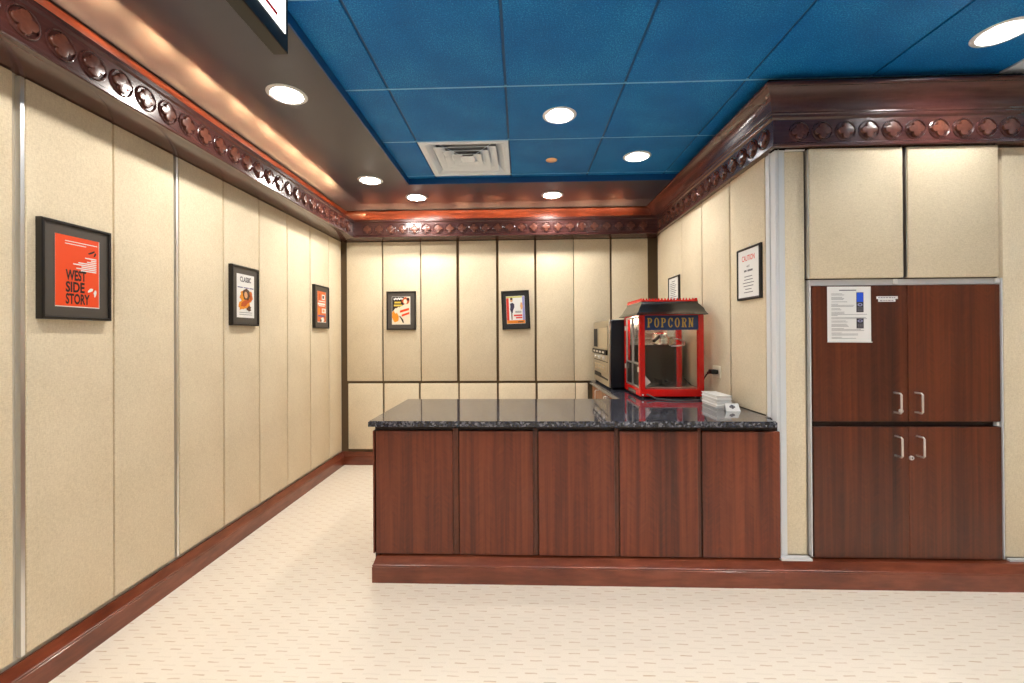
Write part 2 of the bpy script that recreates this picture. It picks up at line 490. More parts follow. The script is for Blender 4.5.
# warm lamps lying in the trough behind the frieze
ROPE = mat('warm cove lamp', lin(255, 210, 150), .4, emit=(1, .60, .30, 1), es=62)
def cove(label, pts):
    t = thing('cove_light_strip', pts[0], label, 'cove light', 'cove light strips')
    p0, p1 = Vector(pts[0]), Vector(pts[1]); L_ = (p1-p0).length; d = (p1-p0)/L_
    mb = MB(); mb.tube([p0-Vector((0, 0, .012)), p1-Vector((0, 0, .012))], .007, WHITE); part('channel', mb, t)
    mb = MB(); k = .08
    while k+.16 < L_:
        mb.tube([p0+d*k, p0+d*(k+.16)], .006, ROPE); k += .30
    o = part('lamp', mb, t); o['kind'] = 'stuff'
cove('warm lamp strip lying in the cove above the long poster wall', ((-1.690, -1.2, 2.308), (-1.690, 4.03, 2.308)))
cove('warm lamp strip lying in the cove above the end wall', ((-1.62, 4.160, 2.304), (1.20, 4.160, 2.304)))
# counter wall and cabinet front, mitred at the outside corner
DR = XR-1.2751; DF = YF-2.2205
pr = prof_over(0.)
mb = MB()
mb.ext(pr, lambda p: (1.2751-p[0], 2.2205-p[0], p[1]), lambda p: (1.2751-p[0], YB, p[1]), CROWN)
y = 2.3105
while y < 4.03:
    medallion(mb, (y, ZM), lambda u, v, n: (1.2751+.006-n, u, v), CROWN); y += MP
mb.box(1.286, XR+.05, 2.24, YB, ZF0+.001, ZS-.03, CROWN)
structure('trim_3', mb, angle=25)
mb = MB()
mb.ext(pr, lambda p: (1.2751-p[0], 2.2205-p[0], p[1]), lambda p: (SIDE, 2.2205-p[0], p[1]), CROWN)
x = 1.4083-.0  # first flower stands a hand from the corner
while x < 3.6:
    medallion(mb, (x, ZM), lambda u, v, n: (u, 2.2205+.006-n, v), CROWN); x += MP
mb.box(1.29, SIDE, 2.2305, YF+TH+.01, ZF0+.001, ZS-.03, CROWN)
structure('trim_4', mb, angle=25)
mb = MB()
mb.box(1.262, 1.275, 2.235, SY, ZS-.04, ZC+.012, NAVY)
mb.box(1.262, SIDE, 2.235, 2.248, ZS-.04, ZC+.012, NAVY)
structure('trim_7', mb)

# ------------------------------------------------------------------ baseboards
def base_prof():
    return [(-.02, 0), (.0, 0), (.0, .080), (-.003, .082), (-.003, .084), (-.001, .0855), (-.001, .089), (-.004, .0905), (-.006, .094), (-.02, .1285), (-.03, .1285), (-.03, 0)]
bp = base_prof()
mb = MB(); bx = -1.7493
mb.ext([(a, z) for a, z in bp], lambda p: (bx+p[0], REAR, p[1]), lambda p: (bx+p[0], 4.2094-p[0], p[1]), MOULD); structure('baseboard_left', mb)
mb = MB()
mb.ext(bp, lambda p: (bx+p[0], 4.2094-p[0], p[1]), lambda p: (1.30, 4.2094-p[0], p[1]), MOULD); structure('baseboard_back', mb)
mb = MB()
fb = [(-.061, .1285) if abs(z-.1285) < 1e-6 and a <= -.03 else ((-.061, 0) if (a <= -.03) else (a, z)) for a, z in bp]
mb.ext(fb, lambda p: (1.3078, 2.205-p[0], p[1]), lambda p: (SIDE, 2.205-p[0], p[1]), MOULD); structure('baseboard_front', mb)

# ------------------------------------------------------------------ fabric wall panels
def panel(frame, u0, u1, v0, v1, label, edge=False):
    fn = {'left': lambda u, v, n: (XL+n, u, v), 'back': lambda u, v, n: (u, YB-n, v),
          'right': lambda u, v, n: (XR-n, u, v), 'front': lambda u, v, n: (u, YF-n, v)}[frame]
    c = Vector(fn((u0+u1)/2, v0, -TH))
    t = thing('mounted_fabric_panel', c, label, 'wall panel', 'fabric wall panels')
    mb = MB()
    a, b = fn(u0, v0, -TH+.0015), fn(u1, v1, 0)
    mb.box(min(a[0], b[0]), max(a[0], b[0]), min(a[1], b[1]), max(a[1], b[1]), v0, v1, FAB, .004, 2)
    part('panel_face', mb, t)
    if edge:
        mb = MB(); e0, e1 = (u0-.016, u0-.003)
        a, b = fn(e0, v0-.004, -TH+.0015), fn(e1, v1, -.004)
        mb.box(min(a[0], b[0]), max(a[0], b[0]), min(a[1], b[1]), max(a[1], b[1]), v0-.004, v1, ALU)
        part('edge_strip', mb, t, label='bright aluminium edge strip')
    return t
LZ = (.152, 2.2)
for u0, u1, lab, e in [
    (1.07, 1.4365, 'tall beige fabric panel cut by the picture edge, before the orange poster', False),
    (1.4780, 1.8051, 'tall beige fabric panel with the orange poster hung on it', True),
    (1.8124, 2.1340, 'tall beige fabric panel first beyond the orange poster on the long poster wall', False),
    (2.1690, 2.4960, 'tall beige fabric panel with bright metal edge, just before the white poster with orange splash', True),
    (2.5090, 2.8460, 'tall beige fabric panel with the white and orange-splash poster hung on it', False),
    (2.8590, 3.1960, 'tall beige fabric panel first beyond the white and orange-splash poster', False),
    (3.2070, 3.5510, 'tall beige fabric panel just before the orange collage poster', False),
    (3.5640, 3.9040, 'tall beige fabric panel with the orange collage poster hung on it', False),
    (3.9150, 4.1750, 'tall beige fabric panel in the corner, past the orange collage poster', False)]:
    panel('left', u0, u1, *LZ, lab, e)
for u0, u1, lab in [
    (-1.718, -1.3671, 'upper beige fabric panel on the end wall, in the corner by the long poster wall'),
    (-1.3531, -.9855, 'upper beige fabric panel on the end wall behind the dark yellow-titled poster'),
    (-.9756, -.6281, 'upper beige fabric panel on the end wall, just past the dark yellow-titled poster'),
    (-.6005, -.2385, 'upper beige fabric panel on the end wall, just before the tilted poster'),
    (-.2141, .1348, 'upper beige fabric panel on the end wall behind the tilted poster'),
    (.1552, .5135, 'upper beige fabric panel on the end wall, just past the tilted poster'),
    (.5193, .8648, 'upper beige fabric panel on the end wall, partly behind the oven'),
    (.885, 1.2283, 'upper beige fabric panel in the corner behind oven and popcorn machine')]:
    panel('back', u0, u1, .8282, 2.2, lab)
for u0, u1, lab in [
    (-1.7084, -1.3649, 'short beige fabric panel low in the corner by the long poster wall'),
    (-1.3469, -1.0044, 'short low beige fabric panel beneath the dark yellow-titled poster'),
    (-.9876, -.6167, 'short low beige fabric panel, first past the one beneath the yellow-titled poster'),
    (-.6, -.2374, 'short low beige fabric panel, next before the one beneath the tilted poster'),
    (-.2178, .1395, 'short low beige fabric panel beneath the tilted poster'),
    (.1618, .5236, 'short low beige fabric panel, next past the one beneath the tilted poster'),
    (.530, .645, 'narrow low strip of beige fabric panel touching the back cabinet')]:
    panel('back', u0, u1, .158, .8036, lab)
for u0, u1, lab in [
    (3.556, 4.165, 'beige fabric panel behind the small notice, in the corner above the popcorn machine'),
    (3.170, 3.549, 'beige fabric panel first beyond the small notice, above the popcorn machine'),
    (2.755, 3.155, 'beige fabric panel with the electrical outlet'),
    (2.3581, 2.738, 'beige fabric panel with the framed caution notice')]:
    panel('right', u0, u1, CT+.003, 2.222, lab)
t = panel('front', 1.3575, 1.4562, .141, 2.205, 'tall narrow beige fabric panel between counter and wood cabinet')
panel('front', 2.4325, 2.9, .141, 2.205, 'tall beige fabric panel past the wood cabinet, cut by the picture edge')

# corner and edge trims of bright aluminium
mb = MB()
mb.box(1.3072, 1.357, 2.262, 2.35, .129, ZF0, CORNERP, .003)
mb.box(1.302, 1.3075, 2.303, 2.311, CT+.002, ZF0, ALUP)
mb.box(1.322, 1.326, 2.258, 2.263, .129, ZF0, ALUP)
structure('trim_8', mb)
mb = MB(); mb.box(1.306, 1.456, 2.225, 2.264, .1288, .139, ALUP); mb.box(2.4305, 2.52, 2.245, 2.264, .1288, .139, ALUP)
mb.box(1.355, 1.452, 2.25, 2.264, 2.2055, 2.2105, ALUP)
structure('trim_9', mb)

# ------------------------------------------------------------------ wood cabinet and overhead cabinet
cab = thing('tall_cabinet', (1.945, 2.28, .1285), 'built-in tall mahogany cabinet with four doors and silver handles, right of the counter'.replace(', right of the counter', ', under the beige overhead doors'), 'cabinet')
mb = MB(); mb.box(1.4775, 2.4125, 2.276, YF+TH-.0005, .1285, 1.519, DARKW)
part('carcass', mb, cab)
def handle(z0, x, root, door):
    mb = MB()
    yy = 2.248; pts = [(x, yy, z0), (x, yy-.036, z0), (x, yy-.042, z0+.006), (x, yy-.042, z0+.092), (x, yy-.036, z0+.098), (x, yy, z0+.098)]
    mb.tube(pts, .0046, CHROME)
    part('handle', mb, root, parent=door, label='satin silver bar handle')
def lock(x, z, door):
    mb = MB(); mb.lathe([(.011, 2.2485), (.011, 2.243), (.009, 2.240), (.006, 2.240), (.006, 2.242)], (x, 0, z), CHROME, 18, axis='Y')
    mb.box(x-.0012, x+.0012, 2.2395, 2.2425, z-.004, z+.004, RUB)
    part('lock', mb, cab, parent=door)
for x0, x1, z0, z1, hx, hz, lk in [(1.482, 1.946, .826, 1.512, 1.879, .873, (1.909, .879)), (1.9505, 2.3955, .826, 1.512, 1.981, .873, None),
                               (1.482, 1.947, .136, .7975, 1.8815, .655, None), (1.9495, 2.3975, .136, .7975, 1.987, .655, (1.959, .643))]:
    mb = MB(); mb.box(x0, x1, 2.248, 2.270, z0, z1, MAH2, .0015)
    mb.box(x0+.03, x0+.09, 2.269, 2.2765, z0+.08, z0+.16, DARKW); mb.box(x0+.03, x0+.09, 2.269, 2.2765, z1-.16, z1-.08, DARKW)
    d = part('door', mb, cab)
    handle(hz, hx, cab, d)
    if lk: lock(lk[0], lk[1], d)
mb = MB()
mb.box(1.4695, 1.4755, 2.252, 2.276, .139, 1.545, ALUP); mb.box(2.4075, 2.4135, 2.252, 2.276, .139, 1.545, ALUP)
mb.box(1.4755, 2.4075, 2.262, 2.276, 1.516, 1.5455, ALUP)
part('edge_channel', mb, cab, label='pale aluminium edging channel')
for x in (1.897, 2.392):
    mb = MB(); mb.box(x-.010, x+.010, 2.252, 2.2615, 1.5205, 1.5455, WHITE, .002); part('door_catch', mb, cab, label='small white plastic catch')
mb = MB(); mb.box(2.385, 2.398, 2.256, 2.2765, .8005, .8215, WHITE, .002); part('door_catch', mb, cab, label='small white plastic catch')
ovh = thing('overhead_cabinet', (1.945, 2.28, 1.55), 'beige fabric-fronted overhead cabinet with two doors above the mahogany cabinet', 'cabinet')
mb = MB(); mb.box(1.459, 2.405, 2.270, YF+TH-.0005, 1.5465, 2.2135, DARKW); part('carcass', mb, ovh, label='dark brown carcass')
for x0, x1 in ((1.466, 1.925), (1.9485, 2.3865)):
    mb = MB(); mb.box(x0, x1, 2.240, 2.2705, 1.551, 2.2085, FAB, .004, 2); d = part('door', mb, ovh)
    mb = MB(); mb.box(x0-.004, x0-.0002, 2.246, 2.2705, 1.552, 2.2075, ALU); part('edge_strip', mb, ovh, parent=d, label='grey aluminium strip')

# papers on the cabinet door
def fnF(y):
    return lambda u, v, n: (u, y-n, v)
nt_ = thing('instruction_sheet', (1.662, 2.247, 1.225), 'white laminated instruction sheet with two small device pictures, stuck on cabinet door', 'notice')
F = fnF(2.2475)
mb = MB(); mb.slab([(1.5535, 1.231), (1.768, 1.229), (1.768, 1.508), (1.5535, 1.509)], F, 0, .0012, PAPER); sh = part('sheet', mb, nt_)
mb = MB()
mb.slab([(1.552, 1.2265), (1.774, 1.2245), (1.774, 1.2285), (1.552, 1.2305)], F, .0001, .0016, WHITE)
part('sleeve_edge', mb, nt_)
mb = MB(); rnd = random.Random(3)
mb.box(1.612, 1.696, 2.2457, 2.2462, 1.487, 1.492, INK)
z = 1.472
for ln in [.05, .06, 0, .05, .06, .055, 0, .075, 0, .03, .11, .105, 0, .04, .045, 0, .06, .06]:
    if ln: mb.box(1.573, 1.573+ln+.004, 2.2458, 2.2462, z-.0012, z+.0006, INK)
    z -= .0058
for ln in [.175, .03, 0, .17, .175, 0, .07, .08, 0, .075, .08, .085, 0, .06, .145, .16, 0, .05, .13, .13, 0, .05, .12]:
    if ln: mb.box(1.573, 1.573+ln, 2.2458, 2.2462, z-.0012, z+.0006, INK)
    z -= .0055
part('print_lines', mb, nt_, label='grey printed lines')
DBLUE = mat('screen blue print', lin(30, 84, 214), .5); DGREY = mat('device grey print', lin(52, 50, 56), .5); LPUR = mat('device pale print', lin(150, 150, 190), .5)
mb = MB()
def rect(mb, u0, u1, v0, v1, n, m, F=F): mb.slab([(u0, v0), (u1, v0), (u1, v1), (u0, v1)], F, n-.0005, n, m)
rect(mb, 1.6965, 1.7315, 1.378, 1.4785, .0018, DGREY); rect(mb, 1.6985, 1.7295, 1.430, 1.4765, .0022, DBLUE)
mb.slab([(1.714+.012*math.cos(a*PI/8), 1.416+.008*math.sin(a*PI/8)) for a in range(16)], F, .0017, .0022, LPUR)
mb.slab([(1.714+.006*math.cos(a*PI/8), 1.416+.004*math.sin(a*PI/8)) for a in range(16)], F, .0017, .0025, DGREY)
for r_ in range(3):
    for c_ in range(3): rect(mb, 1.702+c_*.009, 1.708+c_*.009, 1.384+r_*.007, 1.388+r_*.007, .0022, INK)
part('device_picture', mb, nt_, label='tall device picture with blue screen')
mb = MB(); rect(mb, 1.6965, 1.7315, 1.296, 1.3475, .0018, DGREY)
mb.slab([(1.714+.013*math.cos(a*PI/8), 1.334+.007*math.sin(a*PI/8)) for a in range(16)], F, .0017, .0022, LPUR)
mb.slab([(1.714+.006*math.cos(a*PI/8), 1.334+.0035*math.sin(a*PI/8)) for a in range(16)], F, .0017, .0025, DGREY)
for r_ in range(3):
    for c_ in range(3): rect(mb, 1.702+c_*.009, 1.708+c_*.009, 1.301+r_*.007, 1.305+r_*.007, .0022, INK)
part('device_picture', mb, nt_, label='short grey device picture')
for u0, u1, v0, v1, lab in ((1.796, 1.900, 1.4435, 1.4575, 'longer white tape label on the cabinet door, upper of the pair'), (1.8045, 1.8885, 1.430, 1.443, 'shorter white tape label on the cabinet door, lower of the pair')):
    t = thing('tape_label', ((u0+u1)/2, 2.247, v0), lab, 'label', 'tape labels on the door')
    mb = MB(); mb.slab([(u0, v0), (u1, v0), (u1, v1), (u0, v1)], F, 0, .0012, WHITE); part('tape', mb, t)
    mb = MB(); x = u0+.008
    while x < u1-.014:
        w = rnd.uniform(.006, .013); rect(mb, x, x+w, (v0+v1)/2-.002, (v0+v1)/2+.002, .0016, INK); x += w+.004
    part('print_lines', mb, t)

# ------------------------------------------------------------------ bar counter
bar = thing('bar_counter', (.27, 2.55, 0), 'long mahogany bar counter front with five veneer panels', 'counter')
mb = MB(); mb.box(-.7705, 1.304, 2.252, 2.885, 0, .8055, DARKW); part('carcass', mb, bar, label='dark mahogany carcass and recessed stiles')
for x0, x1 in ((-.7617, -.3585), (-.3235, .0590), (.0869, .4765), (.5024, .8968), (.9194, 1.3060)):
    mb = MB(); mb.box(x0, x1, 2.2345, 2.2525, .1365, .7765, MAH, .0015); part('front_panel', mb, bar)
for x0, x1 in ((-.3575, -.3245), (.0600, .0859), (.4775, .5014), (.8978, .9184)):
    mb = MB(); mb.box(x0+.001, x1-.004, 2.2405, 2.2525, .1365, .79, MAH2); part('stile', mb, bar)
mb = MB(); mb.box(-.778, -.7700, 2.2365, 2.885, .1365, .7765, MAH, .001); part('end_panel', mb, bar)
mb = MB()
cp = [(a, z) for a, z in bp]
cp = [(a if a > -.029 else -.048, z) for a, z in cp]
mb.ext(cp, lambda p: (-.803-p[0]+.0286, 2.205-p[0], p[1]), lambda p: (1.3075, 2.205-p[0], p[1]), MOULD)
mb.ext(bp, lambda p: (-.7744-p[0]*.85, 2.205-p[0], p[1]), lambda p: (-.7744-p[0]*.85, 2.89, p[1]), MOULD)
part('plinth', mb, bar)
ct = thing('granite_worktop', (.27, 2.58, CB), 'L-shaped speckled dark granite worktop on the mahogany counter', 'worktop')
mb = MB()
P = [(-.7877, 2.195), (1.272, 2.195), (1.272, 2.299), (1.3065, 2.299), (1.3065, 4.185), (.655, 4.185), (.6685, 2.972), (-.7862, 2.9688)]
t = bmesh.new(); vs = [t.verts.new((x, y, CB)) for x, y in P]; fc = t.faces.new(vs)
r = bmesh.ops.extrude_face_region(t, geom=[fc])
for v in r['geom']:
    if isinstance(v, bmesh.types.BMVert): v.co.z = CT
bmesh.ops.bevel(t, geom=[e for e in t.edges if abs(e.verts[0].co.z-CT) < 1e-5 and abs(e.verts[1].co.z-CT) < 1e-5], offset=.004, segments=2, affect='EDGES')
mb.merge(t, GRAN, True); part('slab', mb, ct)

back = thing('base_cabinet', (.98, 3.55, 0), 'low wood base cabinet behind the bar, carrying the granite return under the oven', 'cabinet')
mb = MB(); mb.box(.702, 1.30, 2.975, 4.18, .08, .8055, DARKW); mb.box(.75, 1.30, 2.975, 4.18, 0, .08, DARKW); part('carcass', mb, back)
BW = wood_mat('amber wood veneer', lin(120, 72, 38), lin(150, 96, 54), lin(176, 120, 74))
for k, (y0, y1, hy) in enumerate(((3.0, 3.385, 3.35), (3.39, 3.775, 3.43), (3.78, 4.17, 3.82))):
    mb = MB(); mb.box(.682, .7025, y0, y1, .10, .793, BW, .0015); d = part('door', mb, back)
    mb = MB(); mb.tube([(.684, hy, .69), (.655, hy, .69), (.648, hy, .697), (.648, hy, .778), (.655, hy, .785), (.684, hy, .785)], .0045, CHROME)
    part('handle', mb, back, parent=d, label='satin silver bar handle')

# ------------------------------------------------------------------ framed pictures (built facing -Y, then turned)
def fn_local(u, v, n): return (u, -n, v)
def lrect(mb, u0, u1, v0, v1, n, m, d=.0006): mb.slab([(u0, v0), (u1, v0), (u1, v1), (u0, v1)], fn_local, n-d, n, m)
def lpoly(mb, pts, n, m, d=.0006): mb.slab(pts, fn_local, n-d, n, m)
def blob(cx, cy, rx, ry, n=18, wob=0., seed=1, rot=0):
    R = random.Random(seed); out = []
    for k in range(n):
        a = 2*PI*k/n; s = 1+R.uniform(-wob, wob); x, y = rx*s*math.cos(a), ry*s*math.sin(a)
        out.append((cx+x*math.cos(rot)-y*math.sin(rot), cy+x*math.sin(rot)+y*math.cos(rot)))
    return out
def picture(loc, rz, w, h, pw, ph, label, matb=MATB, ry=0, depth=.026, rim=.011, cat='picture', group='framed posters', pc=(0, 0)):
    t = thing('framed_poster', loc, label, cat, group, rz, ry)
    w2, h2 = w/2, h/2
    mb = MB()
    prof = [(0, 0), (0, depth-.003), (.003, depth), (rim-.002, depth), (rim, depth-.003), (rim, .004)]
    ring = []
    for o, n in prof:
        ring.append([fn_local(sx*(w2-o), sy*(h2-o), n) for sx, sy in ((-1, -1), (1, -1), (1, 1), (-1, 1))])
    pts = [p for r_ in ring for p in r_]; fs = []
    for j in range(len(prof)-1):
        for k in range(4): fs.append([j*4+k, j*4+(k+1) % 4, (j+1)*4+(k+1) % 4, (j+1)*4+k])
    for k in range(4): fs.append([(len(prof)-1)*4+k, (len(prof)-1)*4+(k+1) % 4, (k+1) % 4, k])
    mb.add(pts, fs, FRAMEB); part('frame', mb, t, local=True)
    mb = MB(); lrect(mb, -w2+rim-.002, w2-rim+.002, -h2+rim-.002, h2-rim+.002, depth-.008, matb, .004); part('mat_board', mb, t, local=True)
    mb = MB(); lrect(mb, pc[0]-pw/2, pc[0]+pw/2, pc[1]-ph/2, pc[1]+ph/2, depth-.0070, PAPER)
    return t, mb, depth-.0064
RA = PI/2
HL = 1.5285
# orange poster
t, mb, n = picture((XL+.001, 1.639, HL), RA, .268, .373, .170, .275, 'black-framed orange poster with black stacked title, largest in view on the long wall')
lrect(mb, -.085, .0825, -.1335, .1375, n, ORANGE)
INKB = mat('black print', lin(40, 16, 14), .5)
for s, v0, v1, a, b in (('WEST', -.034, .008, -.048, .030), ('SIDE', -.080, -.038, -.048, .024), ('STORY', -.126, -.084, -.048, .044)):
    mb.text(s, fn_local, a, b, v0, v1, n, INKB, bold=.035)
for k, (a, b) in enumerate(((-.05, .075), (-.05, .03))): lrect(mb, a, b, .1155-k*.010, .1185-k*.010, n+.0004, PAPER)
for k, a in enumerate((.026, .050, .034, .0, -.02, .012, -.008, .01)):
    lrect(mb, a, .072, .0595-k*.0075, .064-k*.0075, n+.0004, PAPER)
lpoly(mb, blob(.052, .087, .013, .004, 10, .3, 2, .5), n+.0004, INKB); lpoly(mb, blob(.066, .080, .004, .009, 10, .3, 3, -.4), n+.0004, INKB)
lpoly(mb, blob(.048, -.064, .014, .006, 10, .35, 4, .5), n+.0008, PAPER); lpoly(mb, blob(.066, -.078, .005, .012, 10, .35, 5, -.2), n+.0008, PAPER)
part('print', mb, t, local=True, label='orange printed poster sheet')
# white poster with orange splash
t, mb, n = picture((XL+.001, 2.6755, HL), RA, .268, .373, .172, .272, 'black-framed white poster with an orange splash and dark title, second on the long wall')
PURP = mat('violet print', lin(96, 92, 150), .5); AMB = mat('amber print', lin(236, 150, 30), .5); RUST = mat('rust print', lin(196, 84, 24), .5)
BROWN = mat('brown print', lin(84, 48, 30), .5); TAN = mat('tan print', lin(224, 170, 120), .5); DKV = mat('dark violet print', lin(52, 44, 70), .5)
mb.text('CLASSIC', fn_local, -.056, .052, .088, .120, n, DKV, bold=.02)
for a, b in ((-.078, -.03), (-.02, .03), (.038, .078)): lrect(mb, a, b, .050, .056, n, PURP)
lpoly(mb, blob(-.012, -.050, .062, .034, 22, .22, 8, .35), n, AMB); lpoly(mb, blob(.005, .0, .064, .040, 22, .18, 9), n+.0004, AMB)
lpoly(mb, blob(-.005, -.042, .050, .016, 16, .2, 10, .45), n+.0008, RUST)
lpoly(mb, blob(.004, .012, .036, .036, 20, .12, 11), n+.0008, BROWN); lpoly(mb, blob(.0, .008, .016, .022, 16, .05, 12, .2), n+.0012, TAN)
lpoly(mb, blob(.05, .0, .014, .03, 12, .3, 13), n+.0012, RUST); lpoly(mb, blob(.03, -.078, .022, .016, 12, .4, 14), n+.0012, BROWN)
for v in (-.105, -.118): lrect(mb, -.062, .064, v, v+.003, n, INK)
part('print', mb, t, local=True, label='white printed poster sheet')
# orange collage
t, mb, n = picture((XL+.001, 3.723, HL), RA, .272, .373, .164, .270, 'black-framed orange collage poster, smallest and deepest on the long wall')
OR2 = mat('soft orange print', lin(222, 112, 58), .5)
lrect(mb, -.082, .0785, -.130, .135, n, OR2)
for u0, u1, v0, v1, m in ((.0, .055, .065, .110, PAPER), (.01, .04, .075, .1, BROWN), (-.06, .06, .045, .053, PAPER), (-.075, .06, .018, .034, PAPER), (-.06, .05, .006, .014, PAPER),
                        (.0, .072, -.052, -.012, PAPER), (.012, .05, -.045, -.02, TAN), (-.065, -.04, -.07, -.01, AMB), (-.07, .05, -.085, -.072, PURP), (-.05, -.03, .06, .115, RUST), (.05, .075, -.12, -.08, RUST)):
    lrect(mb, u0, u1, v0, v1, n+.0004+(.0004 if m in (BROWN, TAN) else 0), m)
lpoly(mb, blob(.01, -.112, .03, .022, 14, .1, 20), n+.0008, PAPER); lpoly(mb, blob(-.02, -.118, .012, .012, 10, .1, 21), n+.0012, INKB)
part('print', mb, t, local=True, label='orange printed collage sheet')
# dark poster with yellow title
t, mb, n = picture((-1.1707, YB-.001, 1.520), 0, .288, .377, .182, .274, 'black-framed dark poster with yellow title and orange figure on the end wall')
YEL = mat('yellow print', lin(226, 196, 74), .5); CREAM = mat('cream print', lin(238, 224, 200), .5); DKB = mat('umber print', lin(40, 30, 22), .5)
lrect(mb, -.0885, .0885, -.1345, .1345, n, CREAM)
lpoly(mb, [(-.0885, -.01), (-.02, .04), (.0, .1345), (-.0885, .1345)], n+.0004, DKB); lpoly(mb, [(-.02, .03), (.03, .06), (.03, .1345), (-.02, .1345)], n+.0004, DKB)
for k in range(7): lpoly(mb, blob(-.066+k*.013, .112+(k % 2)*.006, .009, .009, 9, .3, 30+k), n+.0008, PAPER)
for a, b, v in ((-.065, .0, .070), (-.072, .012, .042)): lrect(mb, a, b, v, v+.017, n+.0008, YEL)
lpoly(mb, blob(.045, .095, .038, .034, 16, .15, 40), n+.0008, RUST); lpoly(mb, blob(.042, .088, .018, .022, 14, .1, 41), n+.0012, CREAM)
lpoly(mb, blob(.07, .11, .014, .016, 12, .2, 43), n+.0014, INKB)
lpoly(mb, blob(-.058, -.06, .034, .058, 16, .12, 42, .15), n+.0008, AMB); lpoly(mb, blob(-.052, -.0, .018, .026, 14, .1, 44), n+.0012, CREAM)
for (a, b, v, c) in ((-.012, .078, -.008, .022), (.006, .082, -.046, .020)):
    lpoly(mb, [(a, v-.014), (b, v+.012), (b, v+.012+c), (a, v-.014+c)], n+.0016, ORANGE)
lpoly(mb, [(-.022, -.05), (-.008, -.055), (.02, -.09), (.028, -.12), (.016, -.12), (.004, -.092)], n+.0012, DKB)
part('print', mb, t, local=True, label='dark printed poster sheet')
# tilted poster
t, mb, n = picture((-.0485, YB-.001, 1.518), 0, .270, .374, .180, .268, 'slightly tilted black-framed poster with a white field and orange foot on the end wall', matb=mat('black mat board', lin(44, 42, 42), .45), ry=-.036)
LIL = mat('lilac print', lin(150, 150, 206), .5); LIME = mat('yellow-green print', lin(206, 202, 96), .5); OR3 = mat('orange foot print', lin(238, 140, 34), .5)
REDP = mat('red print', lin(222, 62, 44), .5)
lrect(mb, -.088, .088, .118, .131, n, LIME); lrect(mb, -.088, -.064, -.100, .116, n, REDP); lrect(mb, .066, .088, -.100, .131, n+.0004, LIL); lrect(mb, -.088, .088, -.131, -.100, n, OR3)
lpoly(mb, [(-.052, .062), (-.028, .070), (-.012, .055), (-.012, .025), (-.024, .0), (-.03, -.03), (-.042, -.03), (-.054, .005), (-.05, .03)], n+.0004, DKV)
lpoly(mb, blob(-.038, .092, .013, .016, 12, .05, 50), n+.0004, TAN); lpoly(mb, blob(-.038, .108, .013, .010, 12, .05, 51), n+.0008, INKB)
lrect(mb, -.044, -.034, -.095, -.03, n+.0004, BROWN); lpoly(mb, blob(.058, .035, .012, .035, 12, .2, 52), n+.0008, TAN)
for v in (-.018, -.028): lrect(mb, -.005, .055, v, v+.006, n+.0004, INK)
lrect(mb, -.02, .062, -.062, -.046, n+.0004, REDP); lrect(mb, -.0, .062, -.084, -.070, n+.0004, REDP); lrect(mb, .02, .07, -.122, -.112, n+.0004, BROWN)
part('print', mb, t, local=True, label='printed poster sheet with coloured borders')
# notices on the counter wall
def notice(y, z, w, h, label, title):
    t = thing('framed_notice', (XR-.001, y, z), label, 'notice', None, -PI/2)
    depth = .018; rim = .014; w2, h2 = w/2, h/2
    mb = MB(); prof = [(0, 0), (0, depth-.006), (.006, depth), (.010, depth-.004), (rim, depth-.004), (rim, .004)]
    pts = [fn_local(sx*(w2-o), sy*(h2-o), n) for o, n in prof for sx, sy in ((-1, -1), (1, -1), (1, 1), (-1, 1))]; fs = []
    for j in range(len(prof)-1):
        for k in range(4): fs.append([j*4+k, j*4+(k+1) % 4, (j+1)*4+(k+1) % 4, (j+1)*4+k])
    for k in range(4): fs.append([(len(prof)-1)*4+k, (len(prof)-1)*4+(k+1) % 4, (k+1) % 4, k])
    mb.add(pts, fs, FRAMEB); part('frame', mb, t, local=True)
    mb = MB(); n = depth-.006; lrect(mb, -w2+rim-.002, w2-rim+.002, -h2+rim-.002, h2-rim+.002, n, PAPER, .004)
    part('sheet', mb, t, local=True)
    mb = MB()
    if title:
        mb.text('CAUTION', fn_local, -.068, .068, .072, .104, n, REDP, bold=.012); part('heading', mb, t, local=True, label='red heading'); mb = MB()
        mb.text('HOT', fn_local, -.016, .016, .034, .046, n, DKB, bold=.01)
        for a, b in ((-.046, -.018), (-.008, .046)): lrect(mb, a, b, .010, .021, n+.0005, INK)
        for k, a in enumerate((.042, .046, .060, .052, .034, .048)): lrect(mb, -a, a, -.020-k*.018, -.0155-k*.018, n+.0005, INK)
    else:
        lrect(mb, -.04, .04, .104, .110, n+.0005, INK)
        for k in range(12): lrect(mb, -.075, .03+.045*((k*37 % 10)/10), .086-k*.016, .0915-k*.016, n+.0005, INK)
    part('lettering', mb, t, local=True, label='grey printed lettering')
    mb = MB(); mb.tube([fn_local(-.008, h2+.012, .004), fn_local(0, h2+.018, .004), fn_local(.008, h2+.012, .004), fn_local(.006, h2-.002, .004)], .0016, CHROME, 6); part('hanger', mb, t, local=True)
notice(2.5035, 1.617, .250, .300, 'black-framed white notice headed CAUTION in red above the counter end', True)
notice(3.706, 1.612, .250, .300, 'black-framed white notice of grey lines in the corner, partly behind popcorn machine roof', False)

